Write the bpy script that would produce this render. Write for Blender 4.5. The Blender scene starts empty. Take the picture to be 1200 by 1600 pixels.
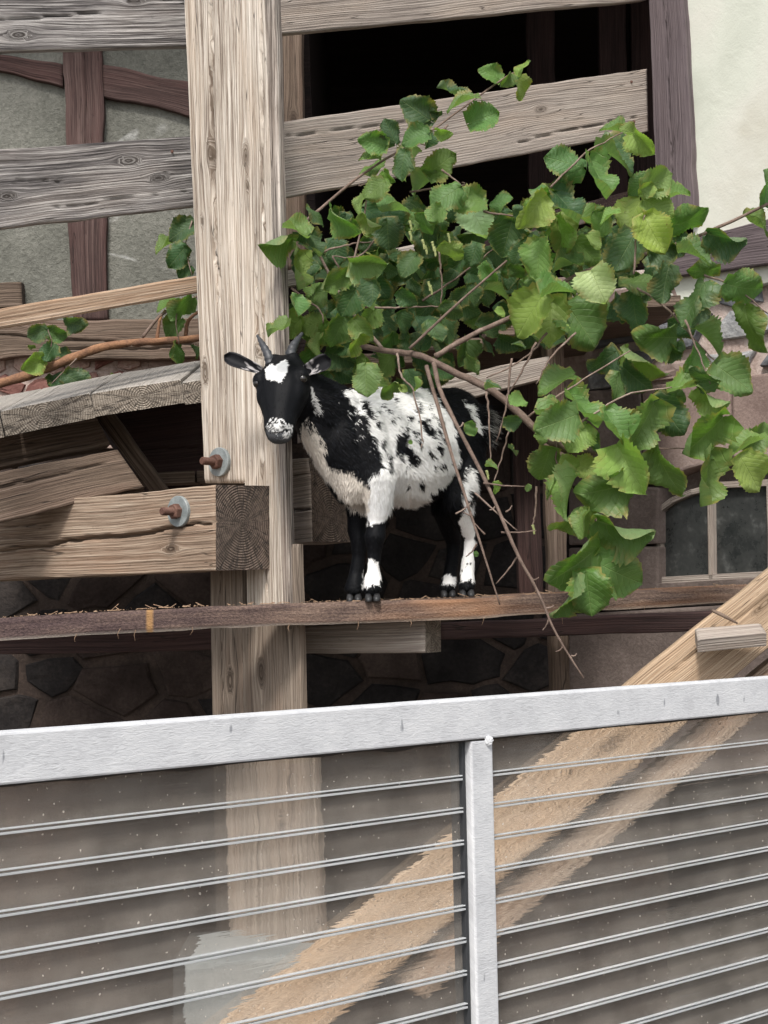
import bpy, bmesh, math, random
import numpy as np
from mathutils import Vector, Matrix
random.seed(7); rng = np.random.default_rng(11)
S = bpy.context.scene
COL = S.collection
# ------------------------------------------------------------------ camera
F = 2800.0; CX, CY = 600.0, 800.0
PITCH = math.radians(2.15); ROLL = math.radians(2.2); EYE = 1.62
fw = Vector((0, math.cos(PITCH), math.sin(PITCH)))
r0 = Vector((1, 0, 0)); u0 = r0.cross(fw)
RT = r0*math.cos(ROLL) - u0*math.sin(ROLL)
UP = u0*math.cos(ROLL) + r0*math.sin(ROLL)
cam_d = bpy.data.cameras.new('camera'); cam = bpy.data.objects.new('camera', cam_d); COL.objects.link(cam)
cam_d.sensor_fit = 'VERTICAL'; cam_d.sensor_height = 36; cam_d.lens = F/1600*36
cam_d.clip_start = .05; cam_d.clip_end = 900
m = Matrix((RT, UP, -fw)).transposed().to_4x4(); m.translation = Vector((0, 0, EYE))
cam.matrix_world = m; S.camera = cam
# ------------------------------------------------------------------ light
SUN_EL, SUN_AZ = math.radians(52), math.radians(-9)      # azimuth left of straight behind the camera
w = bpy.data.worlds.new('World'); S.world = w; w.use_nodes = True
nt = w.node_tree; bg = nt.nodes['Background']
sky = nt.nodes.new('ShaderNodeTexSky'); sky.sky_type = 'NISHITA'; sky.sun_disc = False
sky.sun_elevation = SUN_EL; sky.sun_rotation = math.radians(180) - SUN_AZ
sky.air_density = 1.0; sky.dust_density = 3.0; sky.ozone_density = 1.0
hs = nt.nodes.new('ShaderNodeHueSaturation'); hs.inputs['Saturation'].default_value = .35
nt.links.new(sky.outputs[0], hs.inputs['Color']); nt.links.new(hs.outputs[0], bg.inputs[0]); bg.inputs[1].default_value = .125
sl = bpy.data.lights.new('sun', 'SUN'); sun = bpy.data.objects.new('sun', sl); COL.objects.link(sun)
sl.energy = 2.1; sl.angle = math.radians(11); sl.color = (1, .955, .9)
sd = Vector((math.sin(SUN_AZ)*math.cos(SUN_EL), -math.cos(SUN_AZ)*math.cos(SUN_EL), math.sin(SUN_EL)))  # towards the sun
sun.rotation_euler = sd.to_track_quat('Z', 'Y').to_euler()
S.view_settings.view_transform = 'Standard'; S.view_settings.look = 'None'
S.view_settings.exposure = 0.74; S.view_settings.gamma = 1; S.view_settings.use_curve_mapping = False
S.render.engine = 'CYCLES'
S.cycles.max_bounces = 8; S.cycles.transparent_max_bounces = 16

# ------------------------------------------------------------------ helpers
def ray(px, py): return RT*((px-CX)/F) + UP*((CY-py)/F) + fw
def P(px, py, Y):
    d = ray(px, py); return Vector((0, 0, EYE)) + d*(Y/d.y)
class Plane:
    """vertical (or tilted) plane through a point, tangent tx (unit, horizontal), n faces the viewer"""
    def __init__(s, px, py, Y, tx=(1, 0), lean=0.0):
        s.o = P(px, py, Y); t = Vector((tx[0], tx[1], 0)).normalized(); s.t = t
        n = Vector((t.y, -t.x, 0)).normalized(); n.z = lean; s.n = n.normalized()
    def hit(s, px, py):
        d = ray(px, py); o = Vector((0, 0, EYE))
        return o + d*((s.o-o).dot(s.n)/d.dot(s.n))
def link(o, parent=None):
    COL.objects.link(o)
    if parent is not None: o.parent = parent
    return o
def tag(o, label=None, cat=None, group=None, kind=None):
    for k, v in (('label', label), ('category', cat), ('group', group), ('kind', kind)):
        if v: o[k] = v
    return o
def empty(name, loc, label, cat, group=None):
    o = bpy.data.objects.new(name, None); o.empty_display_size = .05; COL.objects.link(o)
    o.location = loc; tag(o, label, cat, group); return o
def setparent(o, parent):
    o.parent = parent; o.matrix_parent_inverse = Matrix.Translation(-parent.location) if parent.type == 'EMPTY' else Matrix()
def mesh_obj(name, V, Fc, mats, parent=None, mi=None, smooth=False):
    me = bpy.data.meshes.new(name); me.from_pydata([tuple(v) for v in V], [], [tuple(f) for f in Fc])
    for m_ in (mats if isinstance(mats, (list, tuple)) else [mats]): me.materials.append(m_)
    if mi is not None: me.polygons.foreach_set('material_index', mi)
    if smooth: me.polygons.foreach_set('use_smooth', [True]*len(me.polygons))
    me.update()
    o = bpy.data.objects.new(name, me); COL.objects.link(o)
    if parent is not None: setparent(o, parent)
    return o
def hsh(i, j, s):
    n = (i*374761393 + j*668265263 + s*2147483647) & 0xffffffff
    n = ((n ^ (n >> 13))*1274126177) & 0xffffffff
    return ((n ^ (n >> 16)) & 0xffff)/65535.0
def vnoise(x, y, s=0):
    x = np.asarray(x, float); y = np.asarray(y, float)
    xi = np.floor(x).astype(np.int64); yi = np.floor(y).astype(np.int64); fx = x-xi; fy = y-yi
    fx = fx*fx*(3-2*fx); fy = fy*fy*(3-2*fy)
    a = hsh(xi, yi, s); b = hsh(xi+1, yi, s); c = hsh(xi, yi+1, s); d = hsh(xi+1, yi+1, s)
    return (a*(1-fx)+b*fx)*(1-fy)+(c*(1-fx)+d*fx)*fy
def fbm(x, y, s=0, o=3):
    r = 0; a = .5
    for k in range(o): r = r + a*vnoise(x*2**k, y*2**k, s+k); a *= .5
    return r/(1-.5**o)

# ------------------------------------------------------------------ materials
class NT:
    def __init__(s, name):
        s.m = bpy.data.materials.new(name); s.m.use_nodes = True; s.t = s.m.node_tree
        s.b = s.t.nodes['Principled BSDF']; s.out = s.t.nodes['Material Output']
    def n(s, ty, **kw):
        x = s.t.nodes.new(ty)
        for k, v in kw.items(): setattr(x, k, v)
        return x
    def l(s, a, b): s.t.links.new(a, b)
    def val(s, x, sock):
        if isinstance(x, (int, float)): sock.default_value = x
        elif isinstance(x, (tuple, list)): sock.default_value = (*x, 1) if len(x) == 3 and len(sock.default_value) == 4 else x
        else: s.l(x, sock)
    def math(s, op, a, b=0, c=0):
        x = s.n('ShaderNodeMath', operation=op); s.val(a, x.inputs[0]); s.val(b, x.inputs[1]); s.val(c, x.inputs[2]); return x.outputs[0]
    def comb(s, a, b, c=0):
        x = s.n('ShaderNodeCombineXYZ'); s.val(a, x.inputs[0]); s.val(b, x.inputs[1]); s.val(c, x.inputs[2]); return x.outputs[0]
    def noise(s, vec, scale=1, detail=3, rough=.55, dist=0):
        x = s.n('ShaderNodeTexNoise'); s.l(vec, x.inputs['Vector']); x.inputs['Scale'].default_value = scale
        x.inputs['Detail'].default_value = detail; x.inputs['Roughness'].default_value = rough; x.inputs['Distortion'].default_value = dist
        return x.outputs['Fac']
    def ramp(s, fac, stops):
        x = s.n('ShaderNodeValToRGB'); s.l(fac, x.inputs[0]); e = x.color_ramp.elements
        while len(e) < len(stops): e.new(.5)
        for k, (p, c) in enumerate(stops):
            e[k].position = p; e[k].color = (*c, 1) if isinstance(c, (tuple, list)) else (c, c, c, 1)
        return x.outputs[0]
    def mix(s, fac, a, b, bt='MIX'):
        x = s.n('ShaderNodeMix', data_type='RGBA', blend_type=bt); s.val(fac, x.inputs[0]); s.val(a, x.inputs[6]); s.val(b, x.inputs[7]); return x.outputs[2]
    def mr(s, x_, a, b, c=0, d=1):
        x = s.n('ShaderNodeMapRange'); s.val(x_, x.inputs[0]); 
        for k, v in enumerate((a, b, c, d)): s.val(v, x.inputs[k+1])
        return x.outputs[0]
    def bump(s, h, strength=.5, dist=.003, prev=None):
        x = s.n('ShaderNodeBump'); s.l(h, x.inputs['Height']); x.inputs['Strength'].default_value = strength; x.inputs['Distance'].default_value = dist
        if prev is not None: s.l(prev, x.inputs['Normal'])
        return x.outputs[0]
    def obj(s): return s.n('ShaderNodeTexCoord').outputs['Object']
    def uv(s): return s.n('ShaderNodeTexCoord').outputs['UV']
    def rnd(s): return s.n('ShaderNodeObjectInfo').outputs['Random']
    def attr(s, nm): return s.n('ShaderNodeAttribute', attribute_name=nm)

def wood(name, dark, mid, light, warm=None, warmth=.3, rough=.85, fine=1.0, contrast=1.0, crack=1.0):
    N = NT(name); uv = N.n('ShaderNodeSeparateXYZ'); N.l(N.uv(), uv.inputs[0]); u, v = uv.outputs[0], uv.outputs[1]
    r = N.math('MULTIPLY', N.rnd(), 37.0)
    n1 = N.noise(N.comb(N.math('MULTIPLY', u, 1.6), N.math('MULTIPLY', v, 150*fine), r), 1, 4, .62, .1)
    n2 = N.noise(N.comb(N.math('MULTIPLY', u, 7), N.math('MULTIPLY', v, 420*fine), r), 1, 3, .6)
    n3 = N.noise(N.comb(N.math('MULTIPLY', u, 3.0), N.math('MULTIPLY', v, 14), r), 1, 4, .6)
    n4 = N.noise(N.comb(N.math('MULTIPLY', u, .9), N.math('MULTIPLY', v, 30), N.math('ADD', r, 9)), 1, 2, .5)
    n5 = N.noise(N.comb(N.math('MULTIPLY', u, 60), N.math('MULTIPLY', v, 90), r), 1, 3, .6)
    nph = N.noise(N.comb(N.math('MULTIPLY', u, .8), N.math('MULTIPLY', v, 11), N.math('ADD', r, 3)), 1, 3, .5)
    rg = N.math('SINE', N.math('ADD', N.math('MULTIPLY', v, 1050*fine), N.math('MULTIPLY', nph, 26)))
    rgm = N.math('MULTIPLY', rg, N.mr(n5, .35, .6, .35, 1))
    f = N.math('ADD', N.math('MULTIPLY', n1, .46), N.math('ADD', N.math('MULTIPLY', n2, .32), N.math('MULTIPLY', n3, .22)))
    n6 = N.noise(N.comb(N.math('MULTIPLY', u, 6), N.math('MULTIPLY', v, 330*fine), N.math('ADD', r, 20)), 1, 4, .75)
    f = N.math('ADD', f, N.math('ADD', N.math('MULTIPLY', rgm, .022), N.math('MULTIPLY', N.math('SUBTRACT', n6, .5), .60)))
    n7 = N.noise(N.comb(N.math('MULTIPLY', u, 1.1), N.math('MULTIPLY', v, 5), N.math('ADD', r, 31)), 1, 4, .6)
    f = N.math('ADD', f, N.math('MULTIPLY', N.math('SUBTRACT', n7, .5), .30))
    f = N.mr(f, .5-.165/contrast, .5+.165/contrast)
    c = N.ramp(f, [(0, dark), (.45, mid), (1, light)])
    c = N.mix(N.mr(n3, .45, .75, 0, warmth), c, warm or mid)
    c = N.mix(N.mr(n5, .62, .78, 0, .35), c, tuple(x*.55 for x in dark))
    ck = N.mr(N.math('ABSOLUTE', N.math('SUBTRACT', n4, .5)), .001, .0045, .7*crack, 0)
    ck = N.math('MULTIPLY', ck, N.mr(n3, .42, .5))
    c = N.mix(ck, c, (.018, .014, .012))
    kn_shade = N.attr('knot_crack_shade').outputs['Fac']
    c = N.mix(N.math('MULTIPLY', kn_shade, N.mr(rg, -1, 1, .95, .45)), c, tuple(x*.2+y*.15 for x, y in zip(dark, warm or dark)))  # darkens knots, and paints shade into the modelled cracks
    N.l(c, N.b.inputs['Base Color']); N.b.inputs['Roughness'].default_value = rough; N.b.inputs['Specular IOR Level'].default_value = .25
    h = N.math('SUBTRACT', N.math('ADD', n1, N.math('ADD', N.math('MULTIPLY', rgm, .13), N.math('MULTIPLY', n2, .6))), ck)
    N.l(N.bump(h, .8, .0028), N.b.inputs['Normal']); return N.m
def endgrain(name, a, b):
    N = NT(name); uv = N.uv(); sp = N.n('ShaderNodeSeparateXYZ'); N.l(uv, sp.inputs[0])
    wn = N.noise(uv, 25, 3); 
    d = N.math('SQRT', N.math('ADD', N.math('POWER', sp.outputs[0], 2), N.math('POWER', sp.outputs[1], 2)))
    d = N.math('ADD', d, N.math('MULTIPLY', wn, .006))
    rg = N.math('SINE', N.math('MULTIPLY', d, 1150)); ang = N.math('ARCTAN2', sp.outputs[1], sp.outputs[0])
    rad = N.noise(N.comb(N.math('MULTIPLY', ang, 4), N.math('MULTIPLY', d, 4), 0), 1, 4, .7)
    f = N.math('ADD', N.math('MULTIPLY', rg, .10), N.math('ADD', N.noise(uv, 60, 4, .7), -.0))
    c = N.ramp(f, [(.25, a), (.8, b)])
    ck = N.mr(N.math('ABSOLUTE', N.math('SUBTRACT', rad, .5)), .004, .022, 1, 0)
    c = N.mix(N.math('MULTIPLY', ck, .8), c, (.01, .008, .007))
    N.l(c, N.b.inputs['Base Color']); N.b.inputs['Roughness'].default_value = .95
    N.l(N.bump(N.math('SUBTRACT', N.math('ADD', rg, N.math('MULTIPLY', wn, 3)), N.math('MULTIPLY', ck, 4)), .7, .002), N.b.inputs['Normal']); return N.m
def mottled(name, stops, scale=8, fine=80, rough=.9, bump=.6, dist=.004, spec=.3, uvw=None, detail=5, big=None, warp=0):
    N = NT(name); o = N.obj(); n1 = N.noise(o, scale, detail, .6, warp); n2 = N.noise(o, fine, 4, .65)
    f = N.math('ADD', N.math('MULTIPLY', n1, .65), N.math('MULTIPLY', n2, .35))
    ri = N.math('MULTIPLY', N.math('SUBTRACT', N.rnd(), .5), .12 if big is None else big)
    c = N.ramp(N.math('ADD', f, ri), stops)
    N.l(c, N.b.inputs['Base Color']); N.b.inputs['Roughness'].default_value = rough; N.b.inputs['Specular IOR Level'].default_value = spec
    N.l(N.bump(n2, bump, dist, N.bump(n1, bump*.6, dist*3)), N.b.inputs['Normal']); return N.m

M = {}
M['pale'] = wood('pale weathered spruce', (.17, .13, .10), (.46, .40, .335), (.78, .725, .645), (.42, .30, .20), .45, contrast=1.3)
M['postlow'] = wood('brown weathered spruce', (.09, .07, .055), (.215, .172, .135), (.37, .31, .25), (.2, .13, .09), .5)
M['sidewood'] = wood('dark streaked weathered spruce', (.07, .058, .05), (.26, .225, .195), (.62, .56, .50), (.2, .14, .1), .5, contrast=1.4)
M['grey'] = wood('silver grey board', (.045, .041, .041), (.18, .165, .158), (.52, .495, .47), (.22, .18, .15), .45, contrast=1.3)
M['greybrown'] = wood('grey brown board', (.14, .115, .10), (.31, .265, .23), (.50, .445, .39), (.33, .25, .19), .5, contrast=.8)
M['batten'] = wood('tan batten', (.16, .10, .065), (.36, .25, .17), (.55, .44, .34), (.42, .24, .13), .5)
M['beam'] = wood('tan bolted beam', (.10, .066, .046), (.27, .20, .145), (.47, .385, .30), (.22, .12, .07), .6)
M['dkbeam'] = wood('old brown beam', (.05, .035, .027), (.13, .095, .07), (.25, .19, .15), (.12, .07, .05), .5)
M['dark'] = wood('dark stained timber', (.02, .013, .012), (.045, .026, .024), (.085, .052, .046), (.06, .028, .024), .5, contrast=.8)
M['redbrown'] = wood('red brown framing paint', (.03, .019, .017), (.066, .04, .036), (.13, .088, .078), (.11, .05, .045), .4)
M['violet'] = wood('purplish grey timber', (.055, .043, .047), (.115, .092, .097), (.20, .165, .168), (.10, .075, .075), .3, contrast=.8)
M['rust_old'] = wood('rusty brown plank', (.07, .045, .036), (.19, .12, .09), (.33, .225, .17), (.42, .20, .10), .6)
M['orange'] = wood('fresh orange brown timber', (.17, .11, .07), (.37, .265, .175), (.57, .45, .33), (.40, .25, .14), .5, contrast=.8)
M['deck'] = wood('grey deck top', (.17, .155, .14), (.30, .28, .25), (.42, .39, .36), (.28, .24, .2), .3, contrast=.7)
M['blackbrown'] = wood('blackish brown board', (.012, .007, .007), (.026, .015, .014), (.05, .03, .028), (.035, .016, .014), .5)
M['blackwood'] = wood('near black board', (.006, .004, .004), (.014, .009, .008), (.025, .017, .015), (.02, .009, .007), .5)  # near-black colour deepens the shade of the barn interior
M['end_dark'] = endgrain('dark end grain', (.04, .028, .022), (.22, .165, .13))
M['end_light'] = endgrain('pale end grain', (.16, .13, .10), (.46, .40, .33))
def mk_rough():
    N = NT('scratched roughcast'); o = N.obj(); n1 = N.noise(o, 3, 5, .6); n2 = N.noise(o, 90, 4, .65); n3 = N.noise(o, 1.1, 3, .5, .6); n4 = N.noise(o, 14, 4, .6)
    c = N.ramp(N.math('ADD', N.math('MULTIPLY', n1, .6), N.math('MULTIPLY', n2, .4)), [(.34, (.10, .10, .086)), (.5, (.165, .165, .142)), (.66, (.25, .245, .215))])
    sc = N.math('MULTIPLY', N.mr(N.math('ABSOLUTE', N.math('SUBTRACT', n3, .52)), .002, .008, 1, 0), N.mr(n4, .45, .6))
    c = N.mix(N.math('MULTIPLY', sc, .7), c, (.42, .42, .40))
    N.l(c, N.b.inputs['Base Color']); N.b.inputs['Roughness'].default_value = .95; N.b.inputs['Specular IOR Level'].default_value = .2
    N.l(N.bump(n2, 1, .007, N.bump(n4, .5, .01)), N.b.inputs['Normal']); return N.m
M['render'] = mk_rough()
M['render_plain'] = mottled('grey green roughcast', [(.3, (.11, .112, .096)), (.5, (.165, .165, .142)), (.7, (.24, .235, .205))], 3, 110, .95, 1.0, .007)
M['mortar_red'] = mottled('reddish lime mortar', [(.3, (.022, .016, .013)), (.5, (.046, .033, .027)), (.7, (.095, .068, .055))], 9, 120, .95, .9)  # tone lowered, putting the wall's deep shade into the mortar colour
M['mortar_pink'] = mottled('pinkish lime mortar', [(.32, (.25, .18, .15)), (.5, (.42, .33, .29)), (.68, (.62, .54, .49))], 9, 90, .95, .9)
M['stone_dark'] = mottled('dark basalt rubble', [(.3, (.010, .009, .009)), (.5, (.022, .0195, .019)), (.7, (.05, .042, .038))], 9, 100, .9, .8, big=.2, spec=.12)  # dark stone, coloured darker still to carry the wall's deep shade
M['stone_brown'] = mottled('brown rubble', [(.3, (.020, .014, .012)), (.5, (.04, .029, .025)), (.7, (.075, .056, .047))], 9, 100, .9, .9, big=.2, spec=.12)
M['stone_grey'] = mottled('blue grey rubble stone', [(.3, (.085, .09, .10)), (.5, (.17, .175, .185)), (.72, (.42, .42, .41))], 7, 70, .85, .9, big=.2)
M['sandstone'] = mottled('red sandstone', [(.3, (.19, .135, .118)), (.5, (.30, .225, .195)), (.7, (.42, .34, .305))], 5, 130, .9, .5, big=.15)
M['sandstone_dull'] = mottled('dull sandstone', [(.3, (.09, .07, .061)), (.5, (.15, .118, .104)), (.7, (.24, .195, .175))], 7, 110, .9, .7)
M['brick'] = mottled('old red brick', [(.3, (.14, .06, .05)), (.5, (.23, .115, .095)), (.72, (.42, .32, .27))], 8, 90, .9, .9, big=.3)
M['iron'] = mottled('rusty iron', [(.3, (.05, .024, .017)), (.5, (.105, .052, .038)), (.7, (.18, .10, .075))], 40, 300, .75, .7, .001)
M['zinc'] = mottled('galvanised washer', [(.3, (.14, .16, .16)), (.5, (.23, .255, .255)), (.7, (.34, .36, .355))], 60, 500, .5, .3, .0006, spec=.5)
M['concrete'] = mottled('pale plinth stone', [(.3, (.17, .18, .175)), (.7, (.28, .29, .28))], 6, 90)
M['ground'] = mottled('packed earth yard', [(.3, (.06, .05, .04)), (.5, (.11, .095, .08)), (.7, (.18, .16, .14))], 3, 60)
def mk_plank():
    N = NT('stained rough sawn plank'); uv = N.n('ShaderNodeSeparateXYZ'); N.l(N.uv(), uv.inputs[0]); u, v = uv.outputs[0], uv.outputs[1]
    a = N.noise(N.comb(N.math('MULTIPLY', u, 5), N.math('MULTIPLY', v, 22), 0), 1, 5, .65); b = N.noise(N.comb(N.math('MULTIPLY', u, 160), N.math('MULTIPLY', v, 260), 2), 1, 4, .7)
    g = N.noise(N.comb(N.math('MULTIPLY', u, 6), N.math('MULTIPLY', v, 240), 5), 1, 3, .6)
    c = N.ramp(N.math('ADD', N.math('MULTIPLY', a, .5), N.math('ADD', N.math('MULTIPLY', b, .3), N.math('MULTIPLY', g, .2))), [(.36, (.035, .022, .022)), (.46, (.10, .07, .06)), (.55, (.20, .14, .11)), (.64, (.38, .28, .21))])
    z = N.noise(N.comb(N.math('MULTIPLY', u, 1.7), N.math('MULTIPLY', v, 9), 8), 1, 3, .5)
    lft = N.mr(u, .25, .75, 1, 0)
    c = N.mix(N.math('MULTIPLY', lft, .62), c, N.mix(N.mr(b, .35, .7), (.03, .022, .028), (.13, .085, .085)))
    c = N.mix(N.math('MULTIPLY', N.mr(z, .5, .62, 0, .75), N.mr(u, .6, 1.0)), c, N.mix(b, (.30, .13, .06), (.52, .30, .17)))
    c = N.mix(N.mr(v, .038, .044, 0, .35), c, (.62, .56, .48))
    c = N.mix(N.mr(N.math('ABSOLUTE', N.math('SUBTRACT', u, .375)), .004, .009, .75, 0), c, (.42, .24, .10))
    N.l(c, N.b.inputs['Base Color']); N.b.inputs['Roughness'].default_value = .92; N.b.inputs['Specular IOR Level'].default_value = .15
    N.l(N.bump(N.math('ADD', a, b), .9, .004), N.b.inputs['Normal']); return N.m
M['rust'] = mk_plank()
M['straw'] = mottled('straw dirt', [(.3, (.12, .07, .045)), (.6, (.30, .2, .13)), (.8, (.5, .4, .28))], 60, 300)
M['bark'] = mottled('hazel bark', [(.3, (.09, .062, .048)), (.5, (.17, .12, .095)), (.7, (.30, .23, .19))], 60, 300, .8, .7, .0015, big=.2)
M['barkred'] = mottled('reddish bark', [(.3, (.08, .045, .03)), (.5, (.19, .10, .06)), (.7, (.36, .19, .10))], 30, 200, .85, .8, .002)
M['horn'] = mottled('slate grey horn', [(.3, (.018, .019, .022)), (.6, (.05, .053, .06)), (.8, (.10, .105, .11))], 50, 300, .5, .4, .0008, spec=.5)
M['hoof'] = mottled('black hoof', [(.3, (.012, .012, .013)), (.7, (.05, .05, .052))], 60, 300, .5, .4, .001, spec=.5)
M['catkin'] = mottled('green catkin', [(.3, (.20, .24, .08)), (.7, (.38, .40, .18))], 80, 300)

def mk_white():
    N = NT('whitewashed plaster'); o = N.obj()
    a = N.noise(o, 2.2, 4, .55); b = N.noise(o, 11, 5, .6, .3); c2 = N.noise(o, 160, 3, .6)
    c = N.ramp(a, [(.3, (.44, .465, .39)), (.5, (.58, .60, .52)), (.62, (.60, .60, .53)), (.75, (.47, .45, .37))])
    N.l(c, N.b.inputs['Base Color']); N.b.inputs['Roughness'].default_value = .85
    N.l(N.bump(c2, .25, .002, N.bump(b, .35, .008)), N.b.inputs['Normal']); return N.m
M['white'] = mk_white()
def mk_steel():
    N = NT('silver painted steel'); uv = N.n('ShaderNodeSeparateXYZ'); N.l(N.uv(), uv.inputs[0]); u, v = uv.outputs[0], uv.outputs[1]
    a = N.noise(N.comb(N.math('MULTIPLY', u, 70), N.math('MULTIPLY', v, 320), N.rnd()), 1, 4, .6, 1.2)
    b = N.noise(N.uv(), 14, 4, .6)
    d = N.noise(N.comb(N.math('MULTIPLY', u, 60), N.math('MULTIPLY', v, 22), 4), 1, 2, .4)
    c = N.ramp(N.math('ADD', N.math('MULTIPLY', a, .5), N.math('MULTIPLY', b, .5)), [(.32, (.45, .455, .47)), (.5, (.585, .595, .61)), (.7, (.69, .695, .70))])
    c = N.mix(N.mr(d, .70, .74, 0, .7), c, (.17, .18, .20))
    N.l(c, N.b.inputs['Base Color']); N.b.inputs['Roughness'].default_value = .5; N.b.inputs['Metallic'].default_value = .0
    N.l(N.bump(a, .45, .002, N.bump(b, .3, .004)), N.b.inputs['Normal']); return N.m
M['steel'] = mk_steel()
def mk_poly():
    N = NT('clear twin wall polycarbonate'); uv = N.n('ShaderNodeSeparateXYZ'); N.l(N.uv(), uv.inputs[0]); u, v = uv.outputs[0], uv.outputs[1]
    wv = N.noise(N.comb(N.math('MULTIPLY', u, 2.2), N.math('MULTIPLY', v, 45), 0), 1, 3, .6, .4)
    wv2 = N.noise(N.comb(N.math('MULTIPLY', u, 25), N.math('MULTIPLY', v, 25), 3), 1, 2, .5)
    nm = N.bump(N.math('ADD', wv, N.math('MULTIPLY', wv2, .5)), .9, .006)
    rf = N.n('ShaderNodeBsdfRefraction'); rf.inputs['IOR'].default_value = 1.02; rf.inputs['Roughness'].default_value = .11; rf.inputs['Color'].default_value = (.93, .93, .92, 1); N.l(nm, rf.inputs['Normal'])
    tr = N.n('ShaderNodeBsdfTransparent'); tr.inputs[0].default_value = (.93, .93, .92, 1)
    gl = N.n('ShaderNodeBsdfGlossy'); gl.inputs['Roughness'].default_value = .12; N.l(nm, gl.inputs['Normal'])
    df = N.n('ShaderNodeBsdfDiffuse')
    dn = N.noise(N.uv(), 9, 5, .65); sc = N.noise(N.comb(N.math('MULTIPLY', u, 40), N.math('MULTIPLY', v, 400), 2), 1, 2, .5)
    spk = N.noise(N.uv(), 170, 1, .4)
    df.inputs[0].default_value = (.60, .54, .47, 1)
    dirt = N.math('ADD', N.mr(dn, .3, .75, .13, .31), N.math('ADD', N.mr(spk, .725, .77, 0, .6), N.mr(sc, .74, .84, 0, .06)))
    m1 = N.n('ShaderNodeMixShader'); m1.inputs[0].default_value = .15; N.l(rf.outputs[0], m1.inputs[1]); N.l(tr.outputs[0], m1.inputs[2])
    m2 = N.n('ShaderNodeMixShader'); N.l(dirt, m2.inputs[0]); N.l(m1.outputs[0], m2.inputs[1]); N.l(df.outputs[0], m2.inputs[2])
    fr = N.n('ShaderNodeLayerWeight'); fr.inputs[0].default_value = .22
    m3 = N.n('ShaderNodeMixShader'); N.l(N.math('MULTIPLY', fr.outputs[0], .8), m3.inputs[0]); N.l(m2.outputs[0], m3.inputs[1]); N.l(gl.outputs[0], m3.inputs[2])
    N.l(m3.outputs[0], N.out.inputs[0]); return N.m
M['poly'] = mk_poly()
def mk_simple(name, col, rough=.5, spec=.5, trans=0, metal=0):
    N = NT(name); N.b.inputs['Base Color'].default_value = (*col, 1); N.b.inputs['Roughness'].default_value = rough
    N.b.inputs['Specular IOR Level'].default_value = spec; N.b.inputs['Metallic'].default_value = metal; return N.m
def mk_rib():
    N = NT('polycarbonate rib'); uv = N.n('ShaderNodeSeparateXYZ'); N.l(N.uv(), uv.inputs[0])
    a = N.noise(N.comb(N.math('MULTIPLY', uv.outputs[0], 6), 0, N.rnd()), 1, 4, .6)
    c = N.ramp(a, [(.3, (.62, .65, .66)), (.7, (.85, .87, .88))])
    N.l(c, N.b.inputs['Base Color']); N.b.inputs['Roughness'].default_value = .2
    N.b.inputs['Transmission Weight'].default_value = .45; N.b.inputs['IOR'].default_value = 1.45; return N.m
M['rib'] = mk_rib()
M['seal'] = mk_simple('black rubber seal', (.025, .027, .03), .6)
M['eye'] = mk_simple('dark eye', (.012, .009, .007), .08, .8)
M['gap'] = mk_simple('rotten black gap filler', (.015, .012, .01), .95, .1)
def mk_glass():
    N = NT('dusty old window pane'); o = N.obj()
    a = N.noise(o, 14, 5, .7); b = N.noise(o, 90, 3, .6)
    c = N.ramp(N.math('ADD', N.math('MULTIPLY', a, .7), N.math('MULTIPLY', b, .3)), [(.35, (.018, .021, .021)), (.55, (.045, .048, .046)), (.75, (.14, .145, .14))])
    N.l(c, N.b.inputs['Base Color']); N.l(N.ramp(a, [(.3, .12), (.7, .6)]), N.b.inputs['Roughness']); N.b.inputs['Specular IOR Level'].default_value = .5
    return N.m
M['glass'] = mk_glass()
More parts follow.
